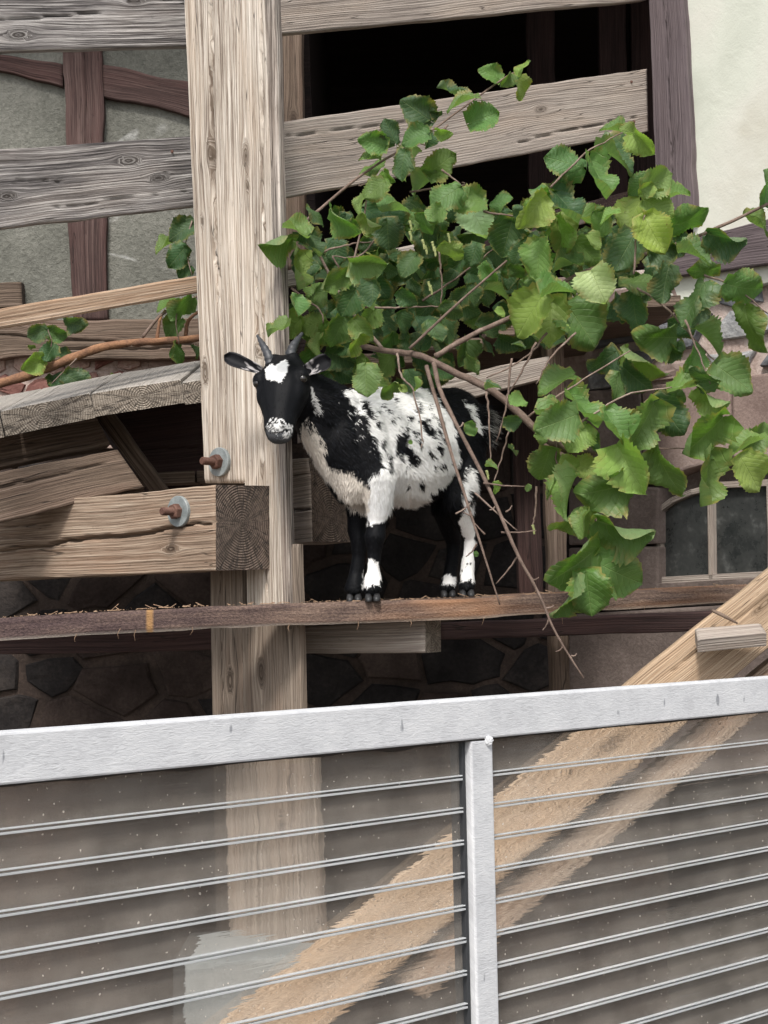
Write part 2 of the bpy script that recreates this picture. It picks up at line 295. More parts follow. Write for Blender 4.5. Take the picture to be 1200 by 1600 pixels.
def mk_leaf():
    N = NT('hazel leaf'); sp = N.n('ShaderNodeSeparateXYZ'); N.l(N.uv(), sp.inputs[0]); x, y = sp.outputs[0], sp.outputs[1]
    oi = N.n('ShaderNodeObjectInfo'); ax = N.math('ABSOLUTE', x)
    t = N.math('SUBTRACT', y, N.math('MULTIPLY', N.math('POWER', ax, 1.25), 1.0))
    ph = N.math('SINE', N.math('MULTIPLY', t, 2*math.pi*7.6))
    vein = N.mr(ph, .93, 1.0, 0, 1); mid = N.mr(ax, .004, .016, 1, 0)
    # tertiary cross veins
    ph3 = N.math('SINE', N.math('MULTIPLY', N.math('ADD', y, N.math('MULTIPLY', ax, 1.4)), 2*math.pi*40))
    vein = N.math('MAXIMUM', vein, mid)
    blot = N.noise(N.comb(x, y, N.math('MULTIPLY', oi.outputs['Random'], 30)), 4, 4, .6)
    fine = N.noise(N.uv(), 55, 2, .6)
    c = N.mix(N.mr(blot, .3, .7, 0, .55), oi.outputs['Color'], N.mix(.35, oi.outputs['Color'], (.09, .16, .03)))
    c = N.mix(N.math('MULTIPLY', vein, .33), c, N.mix(.5, oi.outputs['Color'], (.42, .50, .20)))
    c = N.mix(N.mr(ph3, .6, 1, 0, .10), c, (.3, .4, .12))
    # dry rim and brown specks where the leaf has them
    rim = N.attr('rim').outputs['Fac']
    c = N.mix(N.math('MULTIPLY', N.math('MULTIPLY', rim, N.mr(blot, .45, .6)), .7), c, (.34, .25, .08))
    c = N.mix(N.mr(N.noise(N.comb(x, y, N.math('MULTIPLY', oi.outputs['Random'], 90)), 9, 3, .6), .70, .76, 0, .8), c, (.13, .08, .03))
    geo = N.n('ShaderNodeNewGeometry')
    c = N.mix(N.math('MULTIPLY', geo.outputs['Backfacing'], .45), c, (.27, .36, .20))
    df = N.b; N.l(c, df.inputs['Base Color']); df.inputs['Roughness'].default_value = .42; df.inputs['Specular IOR Level'].default_value = .45
    h = N.math('SUBTRACT', N.math('MULTIPLY', fine, .35), N.math('MULTIPLY', vein, .8))
    h = N.math('SUBTRACT', h, N.math('MULTIPLY', ph, .10)); h = N.math('SUBTRACT', h, N.math('MULTIPLY', N.mr(ph3, .5, 1), .15))
    nb = N.bump(h, .8, .0014); N.l(nb, df.inputs['Normal'])
    tl = N.n('ShaderNodeBsdfTranslucent'); N.l(N.mix(1, c, (1.5, 1.8, .7), 'MULTIPLY'), tl.inputs[0]); N.l(nb, tl.inputs['Normal'])
    ms = N.n('ShaderNodeMixShader'); ms.inputs[0].default_value = .32; N.l(df.outputs[0], ms.inputs[1]); N.l(tl.outputs[0], ms.inputs[2])
    N.l(ms.outputs[0], N.out.inputs[0]); return N.m
M['leaf'] = mk_leaf()
def mk_fur():
    N = NT('goat coat'); a = N.attr('coat'); n = N.noise(N.obj(), 180, 3, .6)
    c = N.mix(N.mr(n, .3, .7, 0, .15), a.outputs['Color'], N.mix(1, a.outputs['Color'], (.72, .70, .68), 'MULTIPLY'))
    N.l(c, N.b.inputs['Base Color']); N.b.inputs['Roughness'].default_value = .6; N.b.inputs['Specular IOR Level'].default_value = .12; N.b.inputs['Sheen Weight'].default_value = .01
    return N.m
M['fur'] = mk_fur()

# ------------------------------------------------------------------ timber builder
def timber(name, quad, plane, thick, mat, parent=None, knots=(), cracks=(), end=None, seed=0, relief=.0012, edge=.002, res=.0045, resu=.010, lip=.003, hit=None, chip=0.0):
    """quad px: A,B along top/first long edge, C,D back along the other; length runs A->B. plane gives depth"""
    if isinstance(plane, Plane): pts = [plane.hit(*q) for q in quad]; n = plane.n
    else:
        pts = [Vector(q) for q in quad] if plane is None else [P(q[0], q[1], plane[k]) for k, q in enumerate(quad)]
        n = (pts[1]-pts[0]).cross(pts[3]-pts[0]).normalized()
        if n.dot(pts[0]-Vector((0, 0, EYE))) > 0: n = -n
    A, B, C, D = [np.array(p) for p in pts]; n = np.array(n)
    L = (np.linalg.norm(B-A)+np.linalg.norm(C-D))/2; W = (np.linalg.norm(D-A)+np.linalg.norm(C-B))/2
    nu = max(6, min(260, int(L/resu))); nv = max(4, min(90, int(W/res)))
    us = np.linspace(0, 1, nu+1)
    vs = np.concatenate([[0, .35/nv], np.linspace(1.2/nv, 1-1.2/nv, nv-2), [1-.35/nv, 1]]); nv = len(vs)-1
    U, Vv = np.meshgrid(us, vs, indexing='ij')
    um = U*L; vm = Vv*W
    # worn long edges
    e0 = (fbm(um*9, 0*um+seed, seed, 3)-.5)*2*edge; e1 = (fbm(um*9, 0*um+seed+5, seed+3, 3)-.5)*2*edge
    if chip:
        e0 = e0 + chip*np.clip(fbm(um*6, 0*um, seed+21)-.55, 0, 1)*2; e1 = e1 - chip*np.clip(fbm(um*6, 0*um+3, seed+22)-.55, 0, 1)*2
    vv = Vv*(1 + (e1-e0)/W) + e0/W
    Pt = (A[None, None]*((1-U)*(1-vv))[..., None] + B*((U)*(1-vv))[..., None] + C*(U*vv)[..., None] + D*((1-U)*vv)[..., None])
    v2 = vm.copy(); kn_shade = np.zeros_like(um)
    for (ku, kv, kr) in knots:
        du = (um-ku*L)/2.6; dv = vm-kv*W; rho2 = du**2+dv**2
        out = dv*(1-np.clip(kr*kr*1.2/np.maximum(rho2, 1e-9), 0, 1))
        wgt = np.exp(-rho2/(kr*3.5)**2)
        v2 = v2*(1-wgt) + (kv*W+out)*wgt
        ins = np.clip(1.25-np.sqrt(rho2)/kr, 0, 1); kn_shade = np.maximum(kn_shade, np.clip(ins*1.6, 0, 1))
        v2 = np.where(np.sqrt(rho2) < kr, kv*W+np.sqrt(rho2)*1.3, v2)
    v2 = v2 + (fbm(um*2.2, vm*9, seed+40, 2)-.5)*.02
    h = (fbm(um*3, v2*180, seed+7, 3)-.5)*1.2*relief + (fbm(um*5, vm*12, seed+9, 2)-.5)*relief*1.5
    for cr in cracks:   # list of (u0,v0,u1,v1,width m,depth m)
        cu0, cv0, cu1, cv1, cw, cd = cr
        t = np.clip((U-cu0)/(cu1-cu0), 0, 1); inr = (U >= min(cu0, cu1)) & (U <= max(cu0, cu1))
        vc = (cv0+(cv1-cv0)*t)*W + (fbm(um*14, 0*um, seed+60, 3)-.5)*.012
        wd = cw*np.sin(np.pi*np.clip(t*.94+.04, 0, 1))**.5
        dpt = np.clip(1.2-np.abs(vm-vc)/np.maximum(wd, 1e-6), 0, 1)*inr
        h = h - cd*np.clip(dpt*1.5, 0, 1); kn_shade = np.maximum(kn_shade, dpt*.7)  # crack hollows painted darker too, adding shade to their real depth
    h = h + .004*kn_shade*0
    h[:, 0] -= lip; h[:, -1] -= lip; h[0, :] -= lip*.7; h[-1, :] -= lip*.7
    Pt = Pt + h[..., None]*n
    if thick >= 0: back = -n*thick
    idx = lambda i, j: i*(nv+1)+j
    V = Pt.reshape(-1, 3).tolist(); uv0 = np.stack([um, v2], -1).reshape(-1, 2).tolist(); knl = kn_shade.reshape(-1).tolist()
    I, J = np.meshgrid(np.arange(nu), np.arange(nv), indexing='ij'); a = (I*(nv+1)+J).ravel()
    Fc = np.stack([a, a+nv+1, a+nv+2, a+1], -1).tolist()
    ring = [idx(i, 0) for i in range(nu+1)] + [idx(nu, j) for j in range(1, nv+1)] + [idx(i, nv) for i in range(nu-1, -1, -1)] + [idx(0, j) for j in range(nv-1, 0, -1)]
    base = len(V)
    flat = Pt - h[..., None]*n
    fl = flat.reshape(-1, 3)
    for k in ring: V.append((fl[k]+back).tolist()); uv0.append(uv0[k]); knl.append(0)
    loops_uv = []
    for f in Fc: loops_uv += [uv0[k] for k in f]
    mi = [0]*len(Fc); R = len(ring)
    for k in range(R):
        k2 = (k+1) % R; Fc.append((ring[k2], ring[k], base+k, base+k2))
        if k < nu or (nu+nv) <= k < (2*nu+nv):
            ua, ub = uv0[ring[k]], uv0[ring[k2]]; sg = -1 if k < nu else 1
            loops_uv += [(ub[0], ub[1]), (ua[0], ua[1]), (ua[0], ua[1]+sg*thick), (ub[0], ub[1]+sg*thick)]; mi.append(0)
        else:
            va = vm.ravel()[ring[k]]; vb = vm.ravel()[ring[k2]]; c0 = W*(.45+.1*(seed % 3)); c1 = thick*.45
            loops_uv += [(-c1, vb-c0), (-c1, va-c0), (thick-c1, va-c0), (thick-c1, vb-c0)]; mi.append(1 if end else 0)
    Fc.append(tuple(range(base, base+R))); loops_uv += [uv0[k] for k in ring]; mi.append(0)
    # orientation fix
    me = bpy.data.meshes.new(name); me.from_pydata(V, [], Fc); me.materials.append(mat)
    if end: me.materials.append(end)
    me.polygons.foreach_set('material_index', mi)
    uvl = me.uv_layers.new(name='UVMap'); uvl.data.foreach_set('uv', np.array(loops_uv, dtype=np.float32).ravel())
    at = me.attributes.new('knot_crack_shade', 'FLOAT', 'POINT'); at.data.foreach_set('value', np.array(knl, dtype=np.float32))
    me.update(); me.polygons.foreach_set('use_smooth', [k < nu*nv for k in range(len(me.polygons))])
    if Vector(me.polygons[0].normal).dot(Vector(n)) < 0: me.flip_normals()
    o = bpy.data.objects.new(name, me); COL.objects.link(o)
    if parent is not None: setparent(o, parent)
    return o

def box(name, c, ax, ay, az, mat, parent=None, bev=.002):
    """box with centre c and half-axis vectors"""
    bm = bmesh.new(); vs = []
    for sx in (-1, 1):
        for sy in (-1, 1):
            for sz in (-1, 1): vs.append(bm.verts.new(Vector(c)+ax*sx+ay*sy+az*sz))
    for f in ((0, 1, 3, 2), (4, 6, 7, 5), (0, 4, 5, 1), (2, 3, 7, 6), (0, 2, 6, 4), (1, 5, 7, 3)): bm.faces.new([vs[k] for k in f])
    if bev: bmesh.ops.bevel(bm, geom=bm.edges[:], offset=bev, segments=2, affect='EDGES', profile=.5)
    bmesh.ops.recalc_face_normals(bm, faces=bm.faces[:])
    me = bpy.data.meshes.new(name); bm.to_mesh(me); bm.free(); me.materials.append(mat)
    # uv in metres along ax (u) and az (v)
    uvl = me.uv_layers.new(name='UVMap'); X = ax.normalized(); Z = az.normalized(); Yv = ay.normalized()
    for p in me.polygons:
        for li in p.loop_indices:
            v = me.vertices[me.loops[li].vertex_index].co - Vector(c); uvl.data[li].uv = (v.dot(X), v.dot(Z)+v.dot(Yv))
    o = bpy.data.objects.new(name, me); COL.objects.link(o)
    if parent is not None: setparent(o, parent)
    return o
def tube_data(pts, rad, seg=8, bumpy=0, seed=0):
    pts = [Vector(p) for p in pts]; V = []; Fc = []; up = Vector((.13, .31, .94))
    for i, p in enumerate(pts):
        t = (pts[min(i+1, len(pts)-1)]-pts[max(i-1, 0)]).normalized(); a = t.cross(up)
        if a.length < 1e-3: a = t.cross(Vector((1, 0, 0)))
        a.normalize(); b = t.cross(a)
        for k in range(seg):
            an = 2*math.pi*k/seg; r = rad[i]*(1+bumpy*(hsh(i*7+k, k*13, seed)-.5))
            V.append(p+a*math.cos(an)*r+b*math.sin(an)*r)
    for i in range(len(pts)-1):
        for k in range(seg): k2 = (k+1) % seg; Fc.append((i*seg+k, i*seg+k2, (i+1)*seg+k2, (i+1)*seg+k))
    Fc.append(tuple(range(seg))[::-1]); Fc.append(tuple(range((len(pts)-1)*seg, len(pts)*seg)))
    return V, Fc
def spline(pts, n):
    """catmull rom through (x,y,z,r) rows"""
    p = np.array(pts, float); out = []; m_ = len(p)
    pp = np.vstack([2*p[0]-p[1], p, 2*p[-1]-p[-2]])
    for i in range(m_-1):
        a, b, c, d = pp[i:i+4]
        for t in np.linspace(0, 1, n, endpoint=False):
            out.append(.5*((2*b)+(-a+c)*t+(2*a-5*b+4*c-d)*t*t+(-a+3*b-3*c+d)*t**3))
    out.append(p[-1]); return np.array(out)
def tube(name, pts, rad, mat, parent=None, seg=8, sub=5, bumpy=0, wob=0, seed=0):
    rows = [(*Vector(p), r) for p, r in zip(pts, rad)]; sp = spline(rows, sub)
    if wob:
        for i in range(1, len(sp)-1): sp[i, :3] += (rng.random(3)-.5)*wob
    V, Fc = tube_data([Vector(r[:3]) for r in sp], [max(r[3], .0004) for r in sp], seg, bumpy, seed)
    return mesh_obj(name, V, Fc, mat, parent, smooth=True)

# ------------------------------------------------------------------ planes of the place
RAIL = Plane(443, 190, 4.10, (.73, .68))                 # fence boards recede to the right
FACE = Plane(432, 700, 3.80, (.74, -.67))                # left faces of post and bolted beam
RWALL = Plane(1040, 200, 5.02, (.70, -.714))             # right hand wall comes forward to the right
LW = 5.35
def rel(name, poly, plane, depth, mat, parent=None, bev=.004, uvs=True, mats=None):
    """prism of a px polygon on a plane, front face proud, thickness depth"""
    pts = [plane.hit(*q) for q in poly] if isinstance(plane, Plane) else [P(*q, plane) for q in poly]
    n = plane.n if isinstance(plane, Plane) else Vector((0, -1, 0))
    bm = bmesh.new(); a = [bm.verts.new(p) for p in pts]; b = [bm.verts.new(p-n*depth) for p in pts]; K = len(pts)
    bm.faces.new(a); bm.faces.new(b[::-1])
    for k in range(K): bm.faces.new((a[k], b[k], b[(k+1) % K], a[(k+1) % K]))
    bmesh.ops.recalc_face_normals(bm, faces=bm.faces[:])
    if bev: bmesh.ops.bevel(bm, geom=bm.edges[:], offset=bev, segments=2, affect='EDGES', profile=.6)
    me = bpy.data.meshes.new(name); bm.to_mesh(me); bm.free(); me.materials.append(mat)
    t = (pts[1]-pts[0]).normalized(); s_ = n.cross(t)
    uvl = me.uv_layers.new(name='UVMap')
    for p in me.polygons:
        for li in p.loop_indices:
            v = me.vertices[me.loops[li].vertex_index].co - pts[0]; uvl.data[li].uv = (v.dot(t), v.dot(s_)+.7*v.dot(n))
    o = bpy.data.objects.new(name, me); COL.objects.link(o)
    if parent is not None: setparent(o, parent)
    return o

# rubble: voronoi cells clipped to a rectangle in plane coords, each stone an object
def clip(poly, a, b, c):
    out = []
    for i in range(len(poly)):
        p, q = poly[i], poly[(i+1) % len(poly)]; dp = a*p[0]+b*p[1]-c; dq = a*q[0]+b*q[1]-c
        if dp <= 0: out.append(p)
        if dp*dq < 0: t = dp/(dp-dq); out.append((p[0]+(q[0]-p[0])*t, p[1]+(q[1]-p[1])*t))
    return out
def rubble(org, t, n, w_, h_, cw, ch, mats, parent, name='stone', gap=.012, seed=0, proud=.015, keep=None, jit=.75):
    R = random.Random(seed); nx = max(1, round(w_/cw)); nz = max(1, round(h_/ch)); cells = []
    for j in range(nz):
        for i in range(nx): cells.append(((i+.5+(j % 2)*.5+(R.random()-.5)*jit)*w_/nx, (j+.5+(R.random()-.5)*jit)*h_/nz))
    up = Vector((0, 0, 1)); sc = cw/ch
    for k, c in enumerate(cells):
        poly = [(c[0]-cw*1.1, c[1]-ch*1.1), (c[0]+cw*1.1, c[1]-ch*1.1), (c[0]+cw*1.1, c[1]+ch*1.1), (c[0]-cw*1.1, c[1]+ch*1.1)]
        for k2, d in enumerate(cells):
            if k2 == k: continue
            if abs(d[0]-c[0]) > 3*cw or abs(d[1]-c[1]) > 3*ch: continue
            dx, dz = d[0]-c[0], (d[1]-c[1])*sc*sc; mx, mz = (c[0]+d[0])/2, (c[1]+d[1])/2; ln = math.hypot(dx, dz)
            poly = clip(poly, dx/ln, dz/ln, (dx*mx+dz*mz)/ln - gap*(.1+1.9*R.random()))
            if len(poly) < 3: break
        for (a, b, cc) in ((-1, 0, 0), (1, 0, w_), (0, -1, 0), (0, 1, h_)):
            if len(poly) >= 3: poly = clip(poly, a, b, cc)
        if len(poly) < 3: continue
        if keep and not keep(c): continue
        # subdivide & jitter the outline
        rr = []
        for i in range(len(poly)):
            p, q = poly[i], poly[(i+1) % len(poly)]; ln = math.hypot(q[0]-p[0], q[1]-p[1])
            if ln < .004: continue
            rr.append((p[0]+(R.random()-.5)*.10*cw, p[1]+(R.random()-.5)*.10*ch))
            if ln > .05: rr.append(((p[0]+q[0])/2+(R.random()-.5)*.010, (p[1]+q[1])/2+(R.random()-.5)*.010))
        if len(rr) < 3: continue
        mxc = sum(p[0] for p in rr)/len(rr); mzc = sum(p[1] for p in rr)/len(rr); pr = proud*(.5+R.random())
        tilt = ((R.random()-.5)*.12, (R.random()-.5)*.12); V = []; Fc = []; K = len(rr)
        for (s_, dd) in ((1.0, -.03), (1.0, pr*.35), (.93, pr*.85), (.6, pr)):
            for p in rr:
                x = mxc+(p[0]-mxc)*s_; z = mzc+(p[1]-mzc)*s_
                off = dd+((x-mxc)*tilt[0]+(z-mzc)*tilt[1] if dd > 0 else 0)+((R.random()-.5)*.005 if s_ < .95 else 0)
                V.append(org+t*x+up*z+n*off)
        for lv in range(3):
            for i in range(K): i2 = (i+1) % K; Fc.append((lv*K+i, lv*K+i2, (lv+1)*K+i2, (lv+1)*K+i))
        V.append(org+t*mxc+up*mzc+n*(pr*1.05))
        for i in range(K): Fc.append((3*K+i, 3*K+(i+1) % K, 4*K))
        o = mesh_obj(name, V, Fc, R.choice(mats), parent)

# ================================================================== SETTING
gnd = mesh_obj('ground', [(-400, -400, 0), (400, -400, 0), (400, 400, 0), (-400, 400, 0)], [(0, 1, 2, 3)], M['ground']); tag(gnd, kind='structure')
# barn shell: roof and dark interior
def shell():
    b = empty('barn', (0, 6, 0), 'dark barn interior behind the fence boards and hazel leaves', 'barn')
    def pl(name, pts, mat): 
        return mesh_obj(name, pts, [tuple(range(len(pts)))], mat, b)
    t = .08
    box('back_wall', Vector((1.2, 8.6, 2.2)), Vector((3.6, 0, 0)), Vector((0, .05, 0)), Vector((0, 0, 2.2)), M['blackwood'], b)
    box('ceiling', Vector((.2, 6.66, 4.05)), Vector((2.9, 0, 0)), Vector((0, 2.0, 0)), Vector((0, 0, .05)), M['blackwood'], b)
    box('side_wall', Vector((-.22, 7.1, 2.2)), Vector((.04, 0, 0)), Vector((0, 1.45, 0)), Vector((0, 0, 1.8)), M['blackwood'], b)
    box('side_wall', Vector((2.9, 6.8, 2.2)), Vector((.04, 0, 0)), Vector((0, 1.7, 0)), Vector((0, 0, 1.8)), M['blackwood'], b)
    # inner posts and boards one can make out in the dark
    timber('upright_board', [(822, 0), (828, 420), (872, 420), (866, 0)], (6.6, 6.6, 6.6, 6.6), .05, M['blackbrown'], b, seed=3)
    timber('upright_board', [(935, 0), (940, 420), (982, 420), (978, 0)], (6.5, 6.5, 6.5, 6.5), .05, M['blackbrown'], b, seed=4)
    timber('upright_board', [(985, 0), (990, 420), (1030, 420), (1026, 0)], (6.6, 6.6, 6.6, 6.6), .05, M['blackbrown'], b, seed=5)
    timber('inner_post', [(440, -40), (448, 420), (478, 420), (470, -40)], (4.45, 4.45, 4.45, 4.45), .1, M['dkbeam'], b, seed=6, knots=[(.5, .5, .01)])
    timber('inner_rail', [(780, 352), (985, 298), (988, 330), (782, 384)], (4.75, 5.15, 5.15, 4.75), .06, M['rust'], b, seed=8)
    return b
shell()

# left rendered wall with painted timber framing
lw = empty('half_timbered_wall', P(100, 900, LW), 'grey green roughcast wall with red brown timber framing at the left behind the boards', 'wall')
rel('plaster_panel', [(-260, -150), (420, -150), (440, 640), (-260, 640)], LW, .10, M['render'], lw, 0)
fr_q = LW-.03
timber('framing_post', [(97, 60), (112, 500), (168, 500), (160, 60)], (fr_q,)*4, .05, M['redbrown'], lw, seed=11, edge=.004, chip=.008, cracks=[(0, .55, .7, .45, .003, .008)])
timber('framing_brace', [(-30, 78), (98, 100), (98, 138), (-30, 104)], (fr_q+.006,)*4, .05, M['redbrown'], lw, seed=12, edge=.005, chip=.012)
timber('framing_brace', [(159, 100), (300, 128), (300, 182), (159, 150)], (fr_q+.006,)*4, .05, M['redbrown'], lw, seed=13, edge=.005, chip=.012)
timber('sill_beam', [(-40, 492), (330, 497), (330, 560), (-40, 562)], (fr_q-.03, fr_q-.05, fr_q-.05, fr_q-.03), .09, M['dkbeam'], lw, seed=14, edge=.006, chip=.02,
       cracks=[(0, .4, .6, .55, .004, .012), (.3, .75, .95, .7, .004, .012)])
timber('timber_stub', [(-20, 444), (33, 441), (35, 480), (-20, 482)], (fr_q-.02,)*4, .06, M['dkbeam'], lw, seed=15, edge=.006, end=M['end_dark'])
# masonry below it
mw = empty('brick_wall', P(150, 700, LW), 'old wall of red brick and crumbling mortar under the sill beam at the left', 'wall')
rel('mortar_bed', [(-60, 556), (345, 556), (345, 700), (-60, 700)], LW-.01, .08, M['mortar_pink'], mw, 0)
o0 = P(-50, 690, LW-.01); rubble(o0, Vector((1, 0, 0)), Vector((0, -1, 0)), .76, .26, .085, .062, [M['brick'], M['sandstone'], M['brick']], mw, 'brick', gap=.009, seed=5, proud=.012, jit=.35)
# dark rubble wall below everything
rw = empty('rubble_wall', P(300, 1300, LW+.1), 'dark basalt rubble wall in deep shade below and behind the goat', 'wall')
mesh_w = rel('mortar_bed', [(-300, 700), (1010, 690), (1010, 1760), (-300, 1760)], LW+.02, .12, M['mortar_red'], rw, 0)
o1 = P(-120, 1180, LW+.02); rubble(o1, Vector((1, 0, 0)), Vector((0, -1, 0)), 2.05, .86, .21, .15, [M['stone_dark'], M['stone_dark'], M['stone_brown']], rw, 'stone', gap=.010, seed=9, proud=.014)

# right-hand wall: whitewash, framing, stones, sandstone, window
rwall = empty('whitewashed_wall', RWALL.hit(1080, 900), 'wall at the right with whitewash above and bare stone round a small arched window', 'wall')
RW2 = Plane(1040, 200, 5.06, (.70, -.714))
rel('plaster_panel', [(1050, -120), (1330, -140), (1330, 335), (1083, 372)], RWALL, .06, M['white'], rwall, .006)
timber('framing_post', [(1012, -60), (1026, 350), (1086, 345), (1064, -60)], Plane(1040, 200, 4.99, (.70, -.714)), .12, M['violet'], rwall, seed=21, edge=.003, chip=.006, cracks=[(0, .42, 1, .5, .002, .006)])
timber('sill_beam', [(1024, 385), (1330, 312), (1330, 395), (1028, 436)], Plane(1040, 200, 4.985, (.70, -.714)), .12, M['violet'], rwall, seed=22, edge=.003)
# ragged whitewash flecks and mortar line
rel('mortar_bed', [(870, 434), (1330, 392), (1330, 700), (870, 730)], RW2, .12, M['mortar_pink'], rwall, 0)
rel('whitewash_band', [(1020, 434), (1080, 428), (1330, 396), (1330, 452), (1210, 440), (1150, 452), (1100, 462), (1060, 478), (1040, 462)], Plane(1040, 200, 5.02, (.70, -.714)), .05, M['white'], rwall, .008)
tR = RWALL.t; nR = RWALL.n
a0 = RW2.hit(925, 600); 
rubble(a0-Vector((0, 0, .02)), tR, nR, .78, .285, .19, .085, [M['stone_grey'], M['stone_grey'], M['sandstone']], rwall, 'stone', gap=.013, seed=23, proud=.022)
# dressed sandstone blocks round the window
SB = Plane(1040, 200, 5.03, (.70, -.714))
for poly, mt in (([(1003, 603), (1140, 590), (1141, 716), (1115, 722), (1075, 732), (1040, 748), (1004, 756)], 'sandstone'),
                 ([(1144, 590), (1330, 566), (1330, 726), (1220, 716), (1145, 716)], 'sandstone'),
                 ([(886, 612), (1000, 606), (1001, 756), (888, 760)], 'sandstone_dull'),
                 ([(888, 764), (1001, 760), (1028, 762), (1028, 850), (888, 852)], 'sandstone_dull'),
                 ([(888, 856), (1028, 854), (1028, 950), (888, 956)], 'sandstone_dull'),
                 ([(888, 960), (1330, 934), (1330, 1190), (888, 1230)], 'sandstone_dull')):
    rel('dressed_block', poly, SB, .10, M[mt], rwall, .007)
# window set back in its recess
WP = Plane(1040, 200, 5.09, (.70, -.714)); WF = Plane(1040, 200, 5.065, (.70, -.714))
rel('recess_back', [(1010, 725), (1330, 700), (1330, 935), (1010, 950)], Plane(1040, 200, 5.12, (.70, -.714)), .05, M['sandstone_dull'], rwall, 0)
win = rel('window', [(1030, 800), (1045, 786), (1075, 770), (1110, 760), (1160, 752), (1330, 748), (1330, 902), (1030, 914)], WP, .02, M['dkbeam'], rwall, .002)
def wbar(a, b, wd, th=.022, mat='greybrown', nm='frame_bar', pl=WF):
    A, B = pl.hit(*a), pl.hit(*b); d = (B-A).normalized(); c = (A+B)/2; s_ = d.cross(pl.n).normalized()
    return box(nm, c, d*((B-A).length/2), s_*(wd/2), pl.n*(th/2), M[mat], None, .002)
for a, b, wd in (((1032, 798), (1032, 914), .016), ((1112, 762), (1114, 905), .017), ((1205, 752), (1207, 900), .018), ((1030, 909), (1330, 893), .026), ((1030, 798), (1052, 782), .016), ((1050, 783), (1085, 768), .016), ((1083, 769), (1130, 757), .016), ((1128, 758), (1330, 748), .018)):
    o = wbar(a, b, wd); o.parent = win
for poly in ([(1037, 803), (1060, 785), (1085, 775), (1107, 768), (1108, 900), (1037, 905)], [(1117, 766), (1160, 758), (1200, 757), (1202, 895), (1117, 901)], [(1210, 757), (1320, 755), (1320, 890), (1210, 895)]):
    o = rel('pane', poly, Plane(1040, 200, 5.075, (.70, -.714)), .004, M['glass'], None, 0); o.parent = win
wl = wbar((1030, 917), (1330, 900), .02, .05, 'sandstone_dull', 'window_ledge'); setparent(wl, rwall)

# edge beam, with boards added behind it to keep the space below dark
lf = empty('loft_shade_floor', P(640, 590, 4.6), 'brown edge beam behind the hazel leaves above the goat, with added shading boards', 'floor')
zt = P(700, 606, 4.6).z
timber('edge_beam', [(470, 640), (858, 556), (860, 590), (470, 690)], (4.5, 4.62, 4.62, 4.5), .06, M['greybrown'], lf, seed=31, edge=.004)
for k in range(7):
    x0 = -.32+k*.17
    box('shade_board', Vector((x0+.0, 5.0, zt+.02+.03*k)), Vector((.083, 0, 0)), Vector((0, .42, 0)), Vector((0, 0, .014)), M['dkbeam'], lf, .002)
for k in range(6): box('shade_board', Vector((-1.05+.17*k, 4.78, P(150, 752, 4.4).z)), Vector((.083, 0, 0)), Vector((0, .42, 0)), Vector((0, 0, .014)), M['dkbeam'], lf, .002)  # unseen boards at the left, added to block light from the rubble wall
# uprights right of the goat
up1 = timber('barn_upright', [(800, 560), (812, 950), (850, 950), (838, 560)], (4.85,)*4, .08, M['dark'], None, seed=33); tag(up1, 'narrow blackish timber upright right behind the goat', 'post', 'old uprights behind the shelf')
up2 = timber('barn_upright', [(845, 540), (862, 1090), (890, 1090), (880, 540)], (4.7,)*4, .07, M['dkbeam'], None, seed=34, edge=.003); tag(up2, 'brown timber upright beside the dull sandstone left of the window', 'post', 'old uprights behind the shelf')
dk = timber('under_beam', [(-60, 993), (340, 976), (340, 1016), (-60, 1024)], (4.6, 4.6, 4.6, 4.6), .1, M['dark'], None, seed=35); tag(dk, 'dark beam under the left end of the shelf plank', 'beam')
dk = timber('under_beam', [(690, 975), (1130, 955), (1130, 985), (690, 1000)], (4.5, 4.6, 4.6, 4.5), .1, M['dark'], None, seed=36); tag(dk, 'dark beam under the right end of the shelf plank', 'beam')

# ================================================================== POST, BEAMS, BOLTS
post = empty('timber_post', P(410, 1500, 3.85), 'tall pale cracked timber post left of the goat with a bolt and washer', 'post')
FB = Plane(432, 700, 3.806, (.74, -.67))
# upper front plank of the post ends above the bolted beam
timber('post_face', [(285, -60), (320, 755), (384, 755), (365, -60)], FACE, .10, M['pale'], post, seed=41, relief=.0016, res=.003,
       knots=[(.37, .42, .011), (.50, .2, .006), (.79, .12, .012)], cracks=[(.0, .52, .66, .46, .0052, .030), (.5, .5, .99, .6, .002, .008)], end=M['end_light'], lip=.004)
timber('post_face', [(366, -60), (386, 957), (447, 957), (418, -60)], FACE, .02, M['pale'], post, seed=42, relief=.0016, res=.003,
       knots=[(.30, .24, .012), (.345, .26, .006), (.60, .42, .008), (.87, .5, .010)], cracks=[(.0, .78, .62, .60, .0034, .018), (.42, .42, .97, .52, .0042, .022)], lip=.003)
# dark weathered strip of the right face
timber('post_side', [(412, -60), (443, 957), (452, 957), (427, -60)], Plane(432, 700, 3.79, (.74, -.67)), .02, M['sidewood'], post, seed=43, chip=.003, res=.003)
